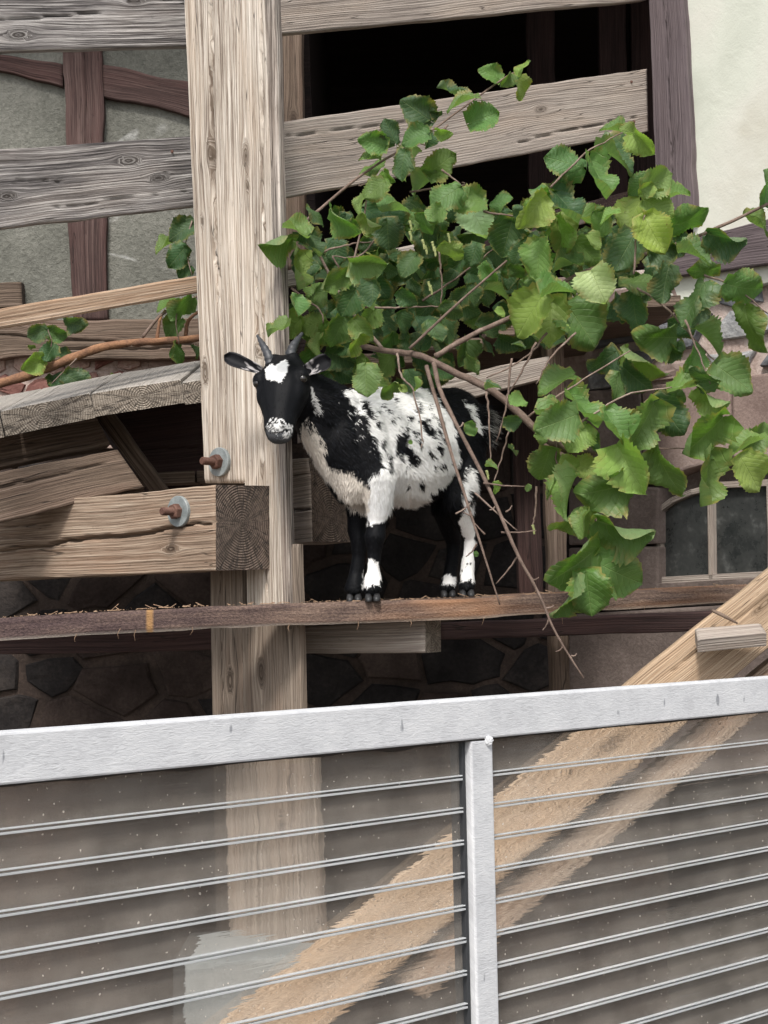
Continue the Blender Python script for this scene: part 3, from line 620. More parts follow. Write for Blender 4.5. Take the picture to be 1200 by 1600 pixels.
# lower post below the beam
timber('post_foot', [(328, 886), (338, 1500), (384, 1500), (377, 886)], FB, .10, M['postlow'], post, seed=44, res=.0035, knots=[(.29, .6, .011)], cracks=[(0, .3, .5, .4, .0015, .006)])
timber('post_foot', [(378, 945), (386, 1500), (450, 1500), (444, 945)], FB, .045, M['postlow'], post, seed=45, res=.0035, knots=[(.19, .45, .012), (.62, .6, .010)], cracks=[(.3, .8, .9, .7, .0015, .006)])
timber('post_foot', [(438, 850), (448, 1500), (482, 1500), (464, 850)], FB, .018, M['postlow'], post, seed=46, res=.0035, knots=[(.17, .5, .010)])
pl_ = rel('plinth_stone', [(270, 1502), (484, 1490), (500, 2400), (260, 2400)], 3.66, .3, M['concrete'], None, .01); tag(pl_, 'pale blue grey plinth stone under the big timber post behind the gate', 'stone')

def bolt(c, n, parent, rw_=.034, ln=.045):
    n = Vector(n).normalized(); a = n.cross(Vector((0, 0, 1))).normalized(); b = n.cross(a)
    def ring(r, d, seg, off=0, sq=1): return [c+n*d+a*math.cos(2*math.pi*(k+off)/seg)*r+b*math.sin(2*math.pi*(k+off)/seg)*r for k in range(seg)]
    def lathe(name, prof, seg, mat, par, off=0):
        V = []; Fc = []
        for r, d in prof: V += ring(r, d, seg, off)
        for i in range(len(prof)-1):
            for k in range(seg): k2 = (k+1) % seg; Fc.append((i*seg+k, i*seg+k2, (i+1)*seg+k2, (i+1)*seg+k))
        Fc.append(tuple(range((len(prof)-1)*seg, len(prof)*seg)))
        return mesh_obj(name, V, Fc, mat, par)
    w_ = lathe('washer', [(rw_, -.004), (rw_, .003), (rw_*.97, .0042), (.010, .0042)], 40, M['zinc'], parent)
    nu_ = lathe('nut', [(.0165, .004), (.0165, .017), (.0145, .019), (.009, .019)], 6, M['iron'], None, .2); nu_.parent = w_
    prof = [(.0085, .015)]; d = .019
    while d < ln: prof += [(.0087, d), (.0076, d+.0011)]; d += .0022
    prof.append((.0070, d)); th = lathe('bolt_thread', prof, 14, M['iron'], None); th.parent = w_
nF = FACE.n
bolt(FACE.hit(345, 722)+nF*.004, nF+Vector((0, 0, .03)), post, .032, .050)

beam = empty('bolted_beam', P(335, 830, 3.95), 'thick tan beam with dark end grain bolted across the post', 'beam')
BE = Plane(418, 825, 3.60, (.74, -.67))
# front face; its right end at px 335 is nearer than its left end; end face built square to it
A_, B_, C_, D_ = BE.hit(-120, 803), BE.hit(336, 757), BE.hit(336, 892), BE.hit(-120, 912)
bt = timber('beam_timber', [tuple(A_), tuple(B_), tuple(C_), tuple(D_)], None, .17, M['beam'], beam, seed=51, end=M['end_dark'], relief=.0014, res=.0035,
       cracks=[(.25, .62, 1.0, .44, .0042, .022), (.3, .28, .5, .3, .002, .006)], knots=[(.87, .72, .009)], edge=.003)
bolt(BE.hit(281, 799)+nF*.003, nF, beam, .033, .046)
# second beam on the far side of the post, behind the goat's chest
b2 = empty('lap_beam', P(500, 800, 4.0), 'cracked beam end right of the post behind the goat chest', 'beam')
B2 = Plane(486, 800, 4.02, (.74, -.67))
for q, sd_, cr in (([(440, 719), (481, 715), (484, 741), (440, 746)], 52, []), ([(440, 748), (485, 739), (487, 848), (440, 852)], 53, [(0, .45, 1, .5, .003, .02)])):
    Q = [tuple(B2.hit(*p)) for p in q]
    timber('beam_timber', Q, None, .14, M['greybrown'], b2, seed=sd_, end=M['end_dark'], cracks=cr, res=.0035, resu=.005)
# short square bearer under the shelf
b3 = timber('bearer_beam', [tuple(P(455, 978, 3.98)), tuple(P(664, 968, 3.82)), tuple(P(664, 1021, 3.82)), tuple(P(455, 1022, 3.98))], None, .075, M['greybrown'], None, seed=54, end=M['end_light'])
tag(b3, 'short grey brown bearer with sawn end under the shelf plank right of the post', 'beam')

# ================================================================== FENCE BOARDS
FG = 'fence boards nailed across the post'
RAIL2 = Plane(443, 190, 4.30, (.73, .68))
def board(q, mat, lab, seed, pl=None, **kw):
    pl = pl or (RAIL2 if q[0][0] < 0 else RAIL)
    o = timber('fence_board', q, pl, .028, M[mat], None, seed=seed, **kw); tag(o, lab, 'board', FG); return o
board([(-80, -28), (320, -34), (320, 72), (-80, 81)], 'grey', 'topmost silver grey board left of the post', 61, knots=[(.25, .78, .012), (.7, .3, .01)], cracks=[(.1, .55, .6, .5, .002, .008), (.5, .25, .95, .3, .0016, .006)], chip=.006, relief=.0016)
board([(425, -25), (1012, -80), (1012, 0), (425, 54)], 'greybrown', 'topmost grey brown board right of the post', 62, knots=[(.6, .4, .01)])
board([(-80, 240), (330, 210), (330, 320), (-80, 366)], 'grey', 'silver grey board with knots left of the post, level with the rail right of it', 63,
      knots=[(.66, .28, .012), (.78, .55, .010), (.2, .6, .009)], relief=.0022, cracks=[(.0, .42, .45, .47, .002, .008), (.35, .8, .9, .76, .0016, .006)], chip=.005)
board([(436, 191), (1012, 107), (1014, 205), (436, 311)], 'greybrown', 'wide grey brown board right of the post behind the uppermost hazel sprig', 64, knots=[(.665, .38, .010), (.3, .7, .007)], relief=.0008, cracks=[(.55, .82, .98, .72, .002, .008), (.02, .2, .3, .24, .002, .007)], chip=.002)
o = timber('fence_board', [(-80, 496), (330, 427), (330, 454), (-80, 529)], RAIL2, .035, M['batten'], None, seed=65); tag(o, 'narrow tan batten left of the post above the reddish branch', 'board', FG)
o = timber('fence_board', [(436, 425), (700, 372), (700, 398), (436, 452)], RAIL, .03, M['greybrown'], None, seed=66); tag(o, 'thin grey batten right of the post half hidden by hazel leaves', 'board', FG)

# ================================================================== SLOPING DECK AND TIMBERS UNDER IT (left)
dk = empty('sloping_deck', P(150, 650, 4.0), 'sloping deck of thick grey planks with end grain showing, left of the post', 'deck')
for (x0, x1, y0, y1, th_, sd_) in ((-160, -2, 672, 642, 42, 71), (0, 139, 642, 613, 41, 72), (141, 282, 614, 592, 38, 73), (284, 330, 597, 590, 36, 74)):
    Yf = 3.98
    a, b = P(x0, y0, Yf), P(x1, y1, Yf); t_ = th_/(F/Yf)
    up_ = Vector((0, .52, .106+.0)); 
    # top surface as a timber running away from us
    A1 = a+up_; B1 = b+up_
    timber('deck_plank', [tuple(a), tuple(A1), tuple(B1), tuple(b)], None, t_, M['deck'], dk, seed=sd_, end=M['end_light'], res=.008)
tb = timber('stacked_beam', [(-90, 757), (182, 700), (226, 763), (-90, 836)], (3.95, 4.05, 4.05, 3.95), .12, M['dkbeam'], None, seed=75, edge=.006, chip=.01, cracks=[(.1, .3, .9, .25, .003, .01)]); tag(tb, 'rough brown beam end lying on the bolted beam at the left edge', 'beam', 'old beams under the sloping deck')
tb = timber('stacked_beam', [(-90, 690), (150, 650), (172, 694), (-90, 754)], (4.12, 4.2, 4.2, 4.12), .12, M['dkbeam'], None, seed=76, edge=.005, cracks=[(.2, .8, 1, .8, .004, .012)]); tag(tb, 'brown beam directly under the end grain of the sloping deck', 'beam', 'old beams under the sloping deck')
tb = timber('stacked_beam', [(140, 640), (330, 612), (330, 762), (236, 770)], (4.45, 4.5, 4.5, 4.45), .1, M['dark'], None, seed=77, edge=.004, cracks=[(.1, .5, .9, .55, .003, .01)]); tag(tb, 'dark wide timber in the shade between deck and bolted beam', 'beam', 'old beams under the sloping deck')
tb = timber('diagonal_strut', [(148, 648), (238, 775), (262, 765), (172, 640)], (4.3, 4.3, 4.3, 4.3), .06, M['dkbeam'], None, seed=78); tag(tb, 'short dark diagonal strut under the sloping deck', 'strut')

# ================================================================== SHELF
ZS = P(570, 941, 3.76).z
def shelf():
    # front line in px with its depth, front face height; back edge behind the post notch
    top = [(-60, 971, 3.60), (60, 962, 3.62), (180, 955, 3.645), (300, 949, 3.67), (430, 944, 3.70), (570, 940, 3.74), (700, 936, 3.78), (850, 929, 3.84), (1000, 922, 3.90), (1150, 916, 3.97), (1260, 911, 4.02)]
    bot = [1004, 997, 990, 984, 978, 975, 968, 960, 950, 941, 936]
    T = np.array([list(P(*p)) for p in top]); Bt = np.array([list(P(p[0], b_, p[2])) for p, b_ in zip(top, bot)])
    n = 150; s0 = np.linspace(0, 1, n); sx = np.linspace(0, 1, len(top))
    f = lambda A: np.stack([np.interp(s0, sx, A[:, k]) for k in range(3)], 1)
    Tt, Bb = f(T), f(Bt); V = []; Fc = []; uv = []; rows = 7
    L = np.concatenate([[0], np.cumsum(np.linalg.norm(np.diff(Tt, axis=0), axis=1))])
    bk = np.where(s0 < .40, .085, .42)   # narrow in front of the post, deep under the goat
    for i in range(n):
        ro = (fbm(np.array(L[i]*12), np.array(0.), 3)-.5)
        for j in range(rows):
            t = j/(rows-1); p = Bb[i]*(t)+Tt[i]*(1-t); h = (fbm(np.array(L[i]*5), np.array(t*5.), 8)-.5)*.004
            if j in (0, rows-1): h += .003
            V.append([p[0], p[1]+h, p[2]+(ro*.004 if j == 0 else ro*.005 if j == rows-1 else 0)]); uv.append((L[i], t*.045))
        q = Tt[i]; 
        for d in (.03, bk[i]*.5, bk[i]): V.append([q[0]+.0*d, q[1]+d, ZS+(q[2]-ZS)*(1-min(1, d/.12)*.5)+ro*.003]); uv.append((L[i], -d))
        V.append([q[0], q[1]+bk[i], ZS-.04]); uv.append((L[i], .09))
    R = rows+4
    order = [rows+3, rows+2, rows+1, rows]+list(range(rows))
    for i in range(n-1):
        for a, b in zip(order, order[1:]+order[:1]): Fc.append((i*R+a, i*R+b, (i+1)*R+b, (i+1)*R+a))
    Fc.append(tuple(order)); Fc.append(tuple((n-1)*R+k for k in order[::-1]))
    me = bpy.data.meshes.new('shelf_plank'); me.from_pydata(V, [], Fc); me.materials.append(M['rust'])
    ul = me.uv_layers.new(name='UVMap')
    for li, l in enumerate(me.loops): ul.data[li].uv = uv[l.vertex_index]
    bm = bmesh.new(); bm.from_mesh(me); bmesh.ops.recalc_face_normals(bm, faces=bm.faces[:]); bm.to_mesh(me); bm.free()
    o = bpy.data.objects.new('shelf_plank', me); COL.objects.link(o)
    tag(o, 'long rusty brown plank the goat stands on, running across the post', 'plank')
    # straw and dirt
    V = []; Fc = []
    for k in range(330):
        s_ = rng.random(); i = int(s_*(n-1)); q = Tt[i]; L_ = .0015+rng.random()**3*.014; an = rng.random()*6.28; el = rng.normal()*.22
        d = Vector((math.cos(an)*math.cos(el), math.sin(an)*math.cos(el)*.6, math.sin(el)))*L_
        p = Vector((q[0], q[1]+rng.random()*min(bk[i], .16)-.002, q[2]+.0015+abs(d.z))); w_ = Vector((0, .0006, .0008)); b0 = len(V)
        V += [p-d-w_, p-d+w_, p+d+w_, p+d-w_, p+Vector((0, -.0007, 0)), ]; Fc += [(b0, b0+1, b0+2, b0+3), (b0, b0+1, b0+4), (b0+2, b0+3, b0+4)]
    s2 = mesh_obj('straw_litter', V, Fc, M['straw']); tag(s2, 'bits of straw and dirt along the top of the shelf plank', 'straw', kind='stuff')
    return Tt
shelf()

# diagonal timber at the right, passing behind the gate
dg = empty('diagonal_timber', P(800, 1250, 3.45), 'broad orange brown timber leaning up to the right behind the silver gate', 'timber')
timber('timber_face', [(250, 1655), (1330, 785), (1330, 905), (430, 1655)], (3.42, 3.55, 3.55, 3.42), .09, M['orange'], dg, seed=81, edge=.003, knots=[(.86, .4, .012), (.6, .5, .013)], res=.006, cracks=[(.7, .3, .9, .32, .002, .006)])
timber('lower_edge', [(600, 1530), (1330, 930), (1330, 985), (650, 1560)], (3.47, 3.60, 3.60, 3.47), .07, M['beam'], dg, seed=82, res=.006)
bl = timber('wood_block', [(1086, 981), (1188, 973), (1198, 988), (1090, 998)], (3.49, 3.49, 3.45, 3.45), .03, M['greybrown'], None, seed=83, resu=.006); tag(bl, 'small grey offcut of wood lying on the diagonal timber', 'wood block')
spl = tube('wood_splinter', [P(1113, 954, 3.50), P(1130, 962, 3.48), P(1152, 974, 3.49)], [.003, .004, .002], M['dkbeam'], None, 5); tag(spl, 'thin splinter of wood above the grey offcut on the diagonal timber', 'splinter')

# ================================================================== GATE
gate = empty('metal_gate', (0, 2.5, 0), 'silver painted steel gate with ribbed clear plastic panels in the foreground', 'gate')
GP = Plane(0, 1145, 2.02, (.71, .704))
def gate_build():
    n = GP.n; A, B = GP.hit(0, 1145), GP.hit(1200, 1058); C, D = GP.hit(0, 1226), GP.hit(1200, 1113)
    ax = (B-A).normalized(); t = ax; z = n.cross(ax).normalized()
    if z.z < 0: z = -z
    hgt = ((A-C).dot(z)+(B-D).dot(z))/2
    # top rail
    a = A - t*.45; b = B + t*.6; c = (a+b)/2 - z*(hgt/2) - n*.02
    rail = box('top_rail', c, t*((b-a).length/2), n*.02, z*(hgt/2), M['steel'], gate, .003)
    zb = -(A.z-.16)
    # mullion
    M1, M2 = GP.hit(737, 1165), GP.hit(771, 1162)
    cm = (M1+M2)/2; wm = (M2-M1).dot(t)
    s0 = (cm-A).dot(t); top = A + t*s0 - z*(hgt+.0005)
    H = top.z-.16
    box('mullion', top - z*(H/2) - n*.0195, t*(wm/2), n*.0185, z*(H/2), M['steel'], gate, .003)
    box('bottom_rail', (a+b)/2 - z*(A.z-.13) - n*.02, t*((b-a).length/2), n*.02, z*.03, M['steel'], gate, .003)
    for e in (a, b): box('side_stile', e - z*(A.z/2) - n*.02, t*.02, n*.021, z*(A.z/2-.08), M['steel'], gate, .003)
    # welded blob at the joint
    bm = bmesh.new(); bmesh.ops.create_icosphere(bm, subdivisions=3, radius=.007)
    for v in bm.verts: v.co = v.co*(1+.35*(hsh(int(v.co.x*900), int(v.co.z*900), 3)-.5)); v.co.y *= .5; v.co.x *= 1.1
    me = bpy.data.meshes.new('weld_bead'); bm.to_mesh(me); bm.free(); me.materials.append(M['steel']); o = bpy.data.objects.new('weld_bead', me); COL.objects.link(o)
    o.location = GP.hit(762, 1157)+n*.000; setparent(o, gate)
    # panels
    for (sa, sb, first, sp) in ((-.43, s0-wm/2-.009, GP.hit(0, 1298), None), (s0+wm/2+.0, (b-A).dot(t)-.02, GP.hit(775, 1207), None)):
        pa = A + t*sa - z*(hgt+.002); wd = sb-sa; Hh = pa.z-.2
        for dd, nm in ((.018, 'clear_sheet'),):
            V = []; nx, nz = 50, 30
            for i in range(nx+1):
                for j in range(nz+1):
                    x = wd*i/nx; zz = Hh*j/nz
                    V.append(pa + t*x - z*zz - n*(dd - .0012*math.sin(x*7+zz*9)))
            Fc = [(i*(nz+1)+j, i*(nz+1)+j+1, (i+1)*(nz+1)+j+1, (i+1)*(nz+1)+j) for i in range(nx) for j in range(nz)]
            sh = mesh_obj(nm, V, Fc, M['poly'], gate, smooth=True)
            ul = sh.data.uv_layers.new(name='UVMap')
            for li, l in enumerate(sh.data.loops):
                i, j = divmod(l.vertex_index, nz+1); ul.data[li].uv = (wd*i/nx+sa, Hh*j/nz)
        k = 0
        p0 = first; drop = (A-p0).dot(z)
        while drop + k*.0458 < Hh and k < 24:
            c = A + t*((sa+sb)/2) - z*(drop+k*.0458)
            for off, w_ in ((.0, .0009), (.0052, .0014)):
                r_ = box('panel_rib', c - z*off - n*.013, t*(wd/2-.001), n*.0035, z*w_, M['rib'], gate, .0004)
            k += 1
    # dark rubber seal left of mullion, ragged seal under the rail
    box('rubber_seal', top - z*(H/2) - t*(wm/2+.0045) - n*.024, t*.0035, n*.012, z*(H/2), M['seal'], gate, .001)
    V = []; Fc = []; nn = 160
    for i in range(nn+1):
        x = (b-a).length*i/nn; q = a + t*x - z*hgt; d = .0012+.0035*max(0, fbm(np.array(x*14.), np.array(2.), 5)-.35)*2*(1.3 if x < 1.1 else .5)
        V += [q-n*.001, q-n*.001-z*d, q-n*.012-z*d, q-n*.012]
    for i in range(nn):
        for k in range(4): Fc.append((i*4+k, i*4+(k+1) % 4, i*4+4+(k+1) % 4, i*4+4+k))
    mesh_obj('gap_filler', V, Fc, M['gap'], gate)
gate_build()

# ================================================================== GOAT
PXM = F/3.9
def G(px, py, dy=0.0): return np.array(P(px, py, 3.9+dy))
goat = empty('goat', Vector(P(640, 937, 3.9)), 'small black and white spotted goat standing on the plank looking down left', 'goat')
bax = np.array([-math.cos(math.radians(40)), -math.sin(math.radians(40)), 0])   # body axis, towards the head
blat = np.array([bax[1], -bax[0], 0]); zup = np.array([0, 0, 1.])
SV, SF = [], []
_bm = bmesh.new(); bmesh.ops.create_icosphere(_bm, subdivisions=2, radius=1)
_iv = np.array([v.co[:] for v in _bm.verts]); _if = np.array([[v.index for v in f.verts] for f in _bm.faces]); _bm.free()
def ell(c, ax3, r3):
    k = sum(len(a) for a in SV); M3 = np.stack([np.array(a)*r for a, r in zip(ax3, r3)], 0)
    SV.append(_iv@M3+c); f = _if+k
    if np.linalg.det(M3) < 0: f = f[:, ::-1]
    SF.append(f)
def chain(st, n=7, axes=None):
    """stations (point, ra, rb, rc) in px radii; interpolated ellipsoids"""
    for (p, *r), (q, *s_) in zip(st, st[1:]):
        for t in np.linspace(0, 1, n): ell(p*(1-t)+q*t, axes or (bax, blat, zup), (np.array(r)*(1-t)+np.array(s_)*t)/PXM)
# trunk
chain([(G(545, 692, -.075), 46, 52, 84), (G(590, 695, -.03), 55, 66, 92), (G(640, 700, .03), 58, 74, 96), (G(682, 692, .085), 56, 68, 88), (G(712, 680, .12), 48, 58, 78)], 6)
# chest / brisket, shoulder
chain([(G(522, 690, -.13), 36, 44, 62), (G(545, 740, -.115), 30, 40, 50)], 5)
chain([(G(575, 690, -.13), 34, 22, 62), (G(588, 745, -.125), 30, 24, 42)], 5)
# rump and thigh
chain([(G(712, 665, .13), 42, 50, 62), (G(722, 720, .12), 36, 44, 62)], 5)
chain([(G(716, 700, .06), 38, 22, 60), (G(712, 752, .06), 34, 22, 42)], 5)
# neck
chain([(G(525, 655, -.12), 40, 42, 56), (G(497, 632, -.16), 34, 34, 46), (G(472, 612, -.185), 30, 30, 38), (G(458, 600, -.195), 28, 28, 34)], 6)
chain([(G(512, 690, -.135), 30, 34, 48), (G(485, 655, -.165), 26, 26, 36)], 5)
I3 = (np.array([1., 0, 0]), np.array([0, 1., 0]), np.array([0, 0, 1.]))
# legs
def leg(pts): chain(pts, 9, I3)
leg([(G(590, 748, -.125), 30, 30, 30), (G(592, 790, -.125), 21, 22, 24), (G(588, 820, -.127), 14.5, 16, 14), (G(586, 838, -.133), 17, 18, 14), (G(585, 862, -.127), 11.5, 12, 12), (G(583, 892, -.125), 10.8, 11, 12), (G(583, 905, -.127), 14, 14, 12), (G(582, 920, -.14), 15, 16, 10)])
leg([(G(560, 760, -.06), 26, 26, 26), (G(560, 800, -.055), 18, 20, 24), (G(558, 828, -.055), 16, 17, 18), (G(561, 842, -.06), 14, 16, 14), (G(561, 870, -.055), 11.5, 12, 13), (G(556, 900, -.055), 12, 13, 12), (G(553, 920, -.068), 16, 16, 10)])
leg([(G(722, 742, .055), 34, 28, 38), (G(716, 780, .04), 25, 24, 26), (G(724, 812, .065), 16, 20, 20), (G(735, 838, .09), 13, 16, 17), (G(733, 862, .085), 11.5, 12, 13), (G(730, 895, .075), 12, 12, 12), (G(729, 916, .06), 15, 16, 10)])
leg([(G(705, 745, .13), 34, 30, 38), (G(696, 790, .125), 25, 26, 26), (G(702, 822, .15), 17, 20, 20), (G(709, 846, .17), 13, 15, 16), (G(707, 872, .165), 11.5, 12, 13), (G(703, 897, .155), 12, 12, 12), (G(700, 917, .14), 15.5, 16, 10)])
# head: frame pointing down and towards us
hp = G(444, 578, -.20); hn = G(437, 676, -.275)
ha = (hn-hp)/np.linalg.norm(hn-hp); hl = np.array([.955, -.25, -.05]); hl -= ha*hl.dot(ha); hl /= np.linalg.norm(hl); hf = np.cross(hl, ha); hf = hf if hf[1] < 0 else -hf
HL = np.linalg.norm(hn-hp); HA = (ha, hl, hf)
def H(t, l=0, f=0): return hp+ha*t*HL+hl*l/PXM+hf*f/PXM
chain([(H(-.02, 0, -8), 24, 34, 30), (H(.16, 0, -2), 26, 41, 35), (H(.36, 0, -2), 27, 41, 35), (H(.55, 0, 0), 24, 34, 31), (H(.75, 0, 2), 20, 26, 25), (H(.92, 0, 3), 17, 24, 21), (H(1.02, 0, 0), 15, 21, 18)], 8, HA)
chain([(H(.30, 0, -30), 22, 26, 26), (H(.60, 0, -22), 20, 20, 20), (H(.95, 0, -12), 14, 17, 14)], 6, HA)   # jaw
for s_ in (-1, 1):
    ell(H(.22, 32*s_, 13), HA, np.array([14, 12, 13])/PXM); ell(H(.40, 27*s_, 6), HA, np.array([24, 11, 16])/PXM)   # brow and cheek
    ell(H(-.12, 14*s_, 6), HA, np.array([12, 12, 12])/PXM)                    # horn boss
    ell(H(.97, 9*s_, 16), HA, np.array([9, 8, 7])/PXM)                        # nostril pad
    ell(H(.02, 34*s_, -12), HA, np.array([12, 14, 12])/PXM)                    # ear root
# tail stub
chain([(G(745, 645, .19), 14, 14, 16), (G(760, 653, .20), 8, 8, 11), (G(768, 660, .20), 5, 5, 7)], 5)
me = bpy.data.meshes.new('raw'); me.from_pydata(np.vstack(SV).tolist(), [], np.vstack(SF).tolist())
raw = bpy.data.objects.new('raw', me); COL.objects.link(raw)
md = raw.modifiers.new('r', 'REMESH'); md.mode = 'VOXEL'; md.voxel_size = .0038; md.use_smooth_shade = True
md2 = raw.modifiers.new('s', 'SMOOTH'); md2.iterations = 7; md2.factor = .6
dg_ = bpy.context.evaluated_depsgraph_get(); ev = raw.evaluated_get(dg_)
bme = bpy.data.meshes.new_from_object(ev); bpy.data.objects.remove(raw)
body = bpy.data.objects.new('body', bme); COL.objects.link(body); bme.name = 'body'; bme.materials.clear(); bme.materials.append(M['fur']); setparent(body, goat)

Rm = np.array([list(RT), list(UP), list(fw)])
def topx(p):
    q = (p-np.array([0, 0, EYE]))@Rm.T; return CX+F*q[:, 0]/q[:, 2], CY-F*q[:, 1]/q[:, 2]
def inpoly(x, y, poly):
    c = np.zeros(len(x), bool); n = len(poly)
    for i in range(n):
        x0, y0 = poly[i]; x1, y1 = poly[(i+1) % n]
        cond = ((y0 > y) != (y1 > y)) & (x < (x1-x0)*(y-y0)/((y1-y0) or 1e-9)+x0); c ^= cond
    return c
def z1(l): return [(330+x/2.609, 500+y/2.609) for x, y in l]
def z8(l): return [(330+x/5.217, 500+y/5.217) for x, y in l]
WHITE = [z1([(528, 285), (560, 340), (600, 370), (625, 430), (655, 465), (690, 545), (705, 600), (655, 640), (640, 700), (636, 838), (690, 832), (735, 790), (752, 740), (775, 765), (830, 778), (900, 715), (975, 655), (1012, 590), (1010, 520), (985, 430), (935, 340), (880, 290), (850, 245), (690, 240), (600, 285)]),
         z1([(362, 445), (405, 465), (450, 520), (468, 580), (520, 612), (590, 622), (640, 680), (640, 785), (560, 770), (500, 700), (440, 620), (380, 530)]),
         z1([(1032, 325), (1062, 350), (1092, 400), (1105, 470), (1088, 470), (1066, 410), (1040, 360)]),
         z1([(1055, 590), (1084, 640), (1084, 720), (1072, 800), (1080, 900), (1080, 1062), (1010, 1065), (1018, 990), (1030, 900), (1012, 820), (1020, 740), (1018, 670)]),
         z1([(640, 968), (668, 975), (680, 1010), (706, 1050), (680, 1070), (652, 1090), (615, 1082)]),
         z1([(942, 1040), (970, 1033), (1002, 1052), (985, 1082), (948, 1070)])]
HEART = z8([(438, 400), (492, 352), (520, 372), (560, 345), (608, 318), (634, 370), (612, 450), (572, 500), (545, 512), (520, 490), (452, 484)])
SPOT = [(572, 640, 5, 15, -.5), (592, 664, 3, 8, -.4), (566, 655, 3, 10, -.5), (625, 692, 9, 17, .25), (643, 712, 8, 15, -.3), (634, 704, 5, 8, 0), (664, 665, 7, 13, -.3), (672, 672, 4, 8, -.4), (686, 703, 4, 9, -.3), (688, 727, 3, 4, 0), (672, 708, 3, 7, -.3), (612, 657, 3, 5, 0), (640, 655, 3, 6, .3), (620, 650, 2.5, 4, 0), (655, 690, 3, 6, 0), (600, 690, 4, 8, .3), (730, 880, 3, 4, 0), (636, 672, 4, 9, .3), (652, 640, 2.5, 5, .2), (590, 640, 3, 8, .6), (560, 660, 3, 10, .5), (735, 775, 6, 12, .2), (610, 715, 3, 6, 0), (660, 760, 4, 6, 0), (560, 745, 8, 5, .2), (640, 762, 2, 5, 0), (676, 650, 2, 5, -.4)]
_r = random.Random(77)
SPOT += [(_r.uniform(598, 705), _r.uniform(622, 735), _r.uniform(1.0, 2.2), _r.uniform(3, 7), _r.uniform(-.6, -.1)) for _ in range(34)]
def coat(p):
    x, y = topx(p); x = x+(vnoise(x*.22, y*.12, 1)-.5)*9; y = y+(vnoise(x*.2, y*.2, 5)-.5)*9
    wgt = np.zeros(len(x)); 
    for pl in WHITE: wgt = np.maximum(wgt, inpoly(x, y, pl)*1.)
    xx, yy = x, y
    for (sx, sy, a, b, an) in SPOT:
        ca, sa = math.cos(an), math.sin(an); u = (xx-sx)*ca+(yy-sy)*sa; v = -(xx-sx)*sa+(yy-sy)*ca
        wgt = np.where((u/a)**2+(v/b)**2 < 1.15, 0, wgt)
    # white ticking in the black shoulder edge
    tick = inpoly(x, y, z1([(520, 330), (600, 330), (700, 470), (720, 560), (600, 520), (540, 430)])) & (vnoise(x*.7+y*.4, y*.11-x*.09, 9) > .86); wgt = np.where(tick, .85, wgt)
    blk = np.array([.0036, .0040, .0052]); wh = np.array([.87, .865, .845]); cream = np.array([.72, .66, .585])
    c = blk[None]*(1-wgt[:, None])+wh[None]*wgt[:, None]
    lowb = inpoly(x, y, WHITE[1]); c = np.where(lowb[:, None] & (wgt[:, None] > .5), cream, c)
    tt = (x > 757) & (y < 690) & (vnoise(x*.6, y*.6, 8) > .45); c = np.where(tt[:, None], np.array([.33, .31, .29]), c)
    x, y = topx(p)   # the head is drawn without the wavering
    jx = x+(vnoise(x*.8, y*.5, 2)-.5)*2.5; jy = y+(vnoise(x*.8, y*.8, 4)-.5)*2.5
    front = p[:, 1] < 3.80
    h = inpoly(jx, jy, HEART) & front; c = np.where(h[:, None], wh, c)
    muz = inpoly(jx, jy, z8([(480, 800), (550, 782), (600, 830), (665, 860), (668, 900), (640, 960), (595, 965), (575, 905), (520, 930), (470, 905), (440, 880)])) & front
    sp = vnoise(x*1.1, y*1.1, 12) > .40; c = np.where((muz & sp)[:, None], wh*.8, c)
    lip = inpoly(x, y, z8([(440, 890), (480, 900), (560, 900), (660, 930), (640, 1010), (560, 1045), (480, 1010)])) & front
    c = np.where((lip & ~(muz & sp))[:, None], np.array([.085, .088, .094]), c)
    chk = inpoly(jx, jy, z8([(812, 530), (828, 545), (850, 640), (890, 745), (870, 765), (845, 720), (850, 770), (830, 740), (822, 620)])); c = np.where(chk[:, None], wh*.55, c)
    thr = inpoly(jx, jy, z8([(740, 850), (790, 800), (850, 880), (930, 1000), (940, 1090), (860, 1060), (800, 980), (720, 900)])); c = np.where((thr & (vnoise(x*.5, y*.25, 31) > .35))[:, None], cream*.8, c)
    return c
nV = len(bme.vertices); co = np.empty(nV*3); bme.vertices.foreach_get('co', co); co = co.reshape(-1, 3)
ca = bme.attributes.new('coat', 'FLOAT_COLOR', 'POINT'); ca.data.foreach_set('color', np.hstack([coat(co), np.ones((nV, 1))]).astype(np.float32).ravel())
bme.polygons.foreach_set('use_smooth', [True]*len(bme.polygons))
# hair
bme.calc_loop_triangles(); nT = len(bme.loop_triangles); tv = np.empty(nT*3, np.int32); bme.loop_triangles.foreach_get('vertices', tv); tv = tv.reshape(-1, 3)
vn = np.empty(nV*3); bme.vertices.foreach_get('normal', vn); vn = vn.reshape(-1, 3)
a, b, c = co[tv[:, 0]], co[tv[:, 1]], co[tv[:, 2]]; ar = np.linalg.norm(np.cross(b-a, c-a), axis=1); cdf = np.cumsum(ar)/ar.sum()
NH = 150000
ti = np.searchsorted(cdf, rng.random(NH)); r1 = np.sqrt(rng.random(NH)); r2 = rng.random(NH)
w0, w1, w2 = 1-r1, r1*(1-r2), r1*r2
pr = a[ti]*w0[:, None]+b[ti]*w1[:, None]+c[ti]*w2[:, None]
nr = vn[tv[ti, 0]]*w0[:, None]+vn[tv[ti, 1]]*w1[:, None]+vn[tv[ti, 2]]*w2[:, None]; nr /= np.linalg.norm(nr, axis=1)[:, None]
hx, hy = topx(pr)
isface = (hx < 497) & (hy < 705) & (pr[:, 1] < 3.83) & (hx-430 < (760-hy)*.42)
isleg = hy > 800
flow = np.tile(-bax*.75+np.array([0, 0, -.75]), (NH, 1))
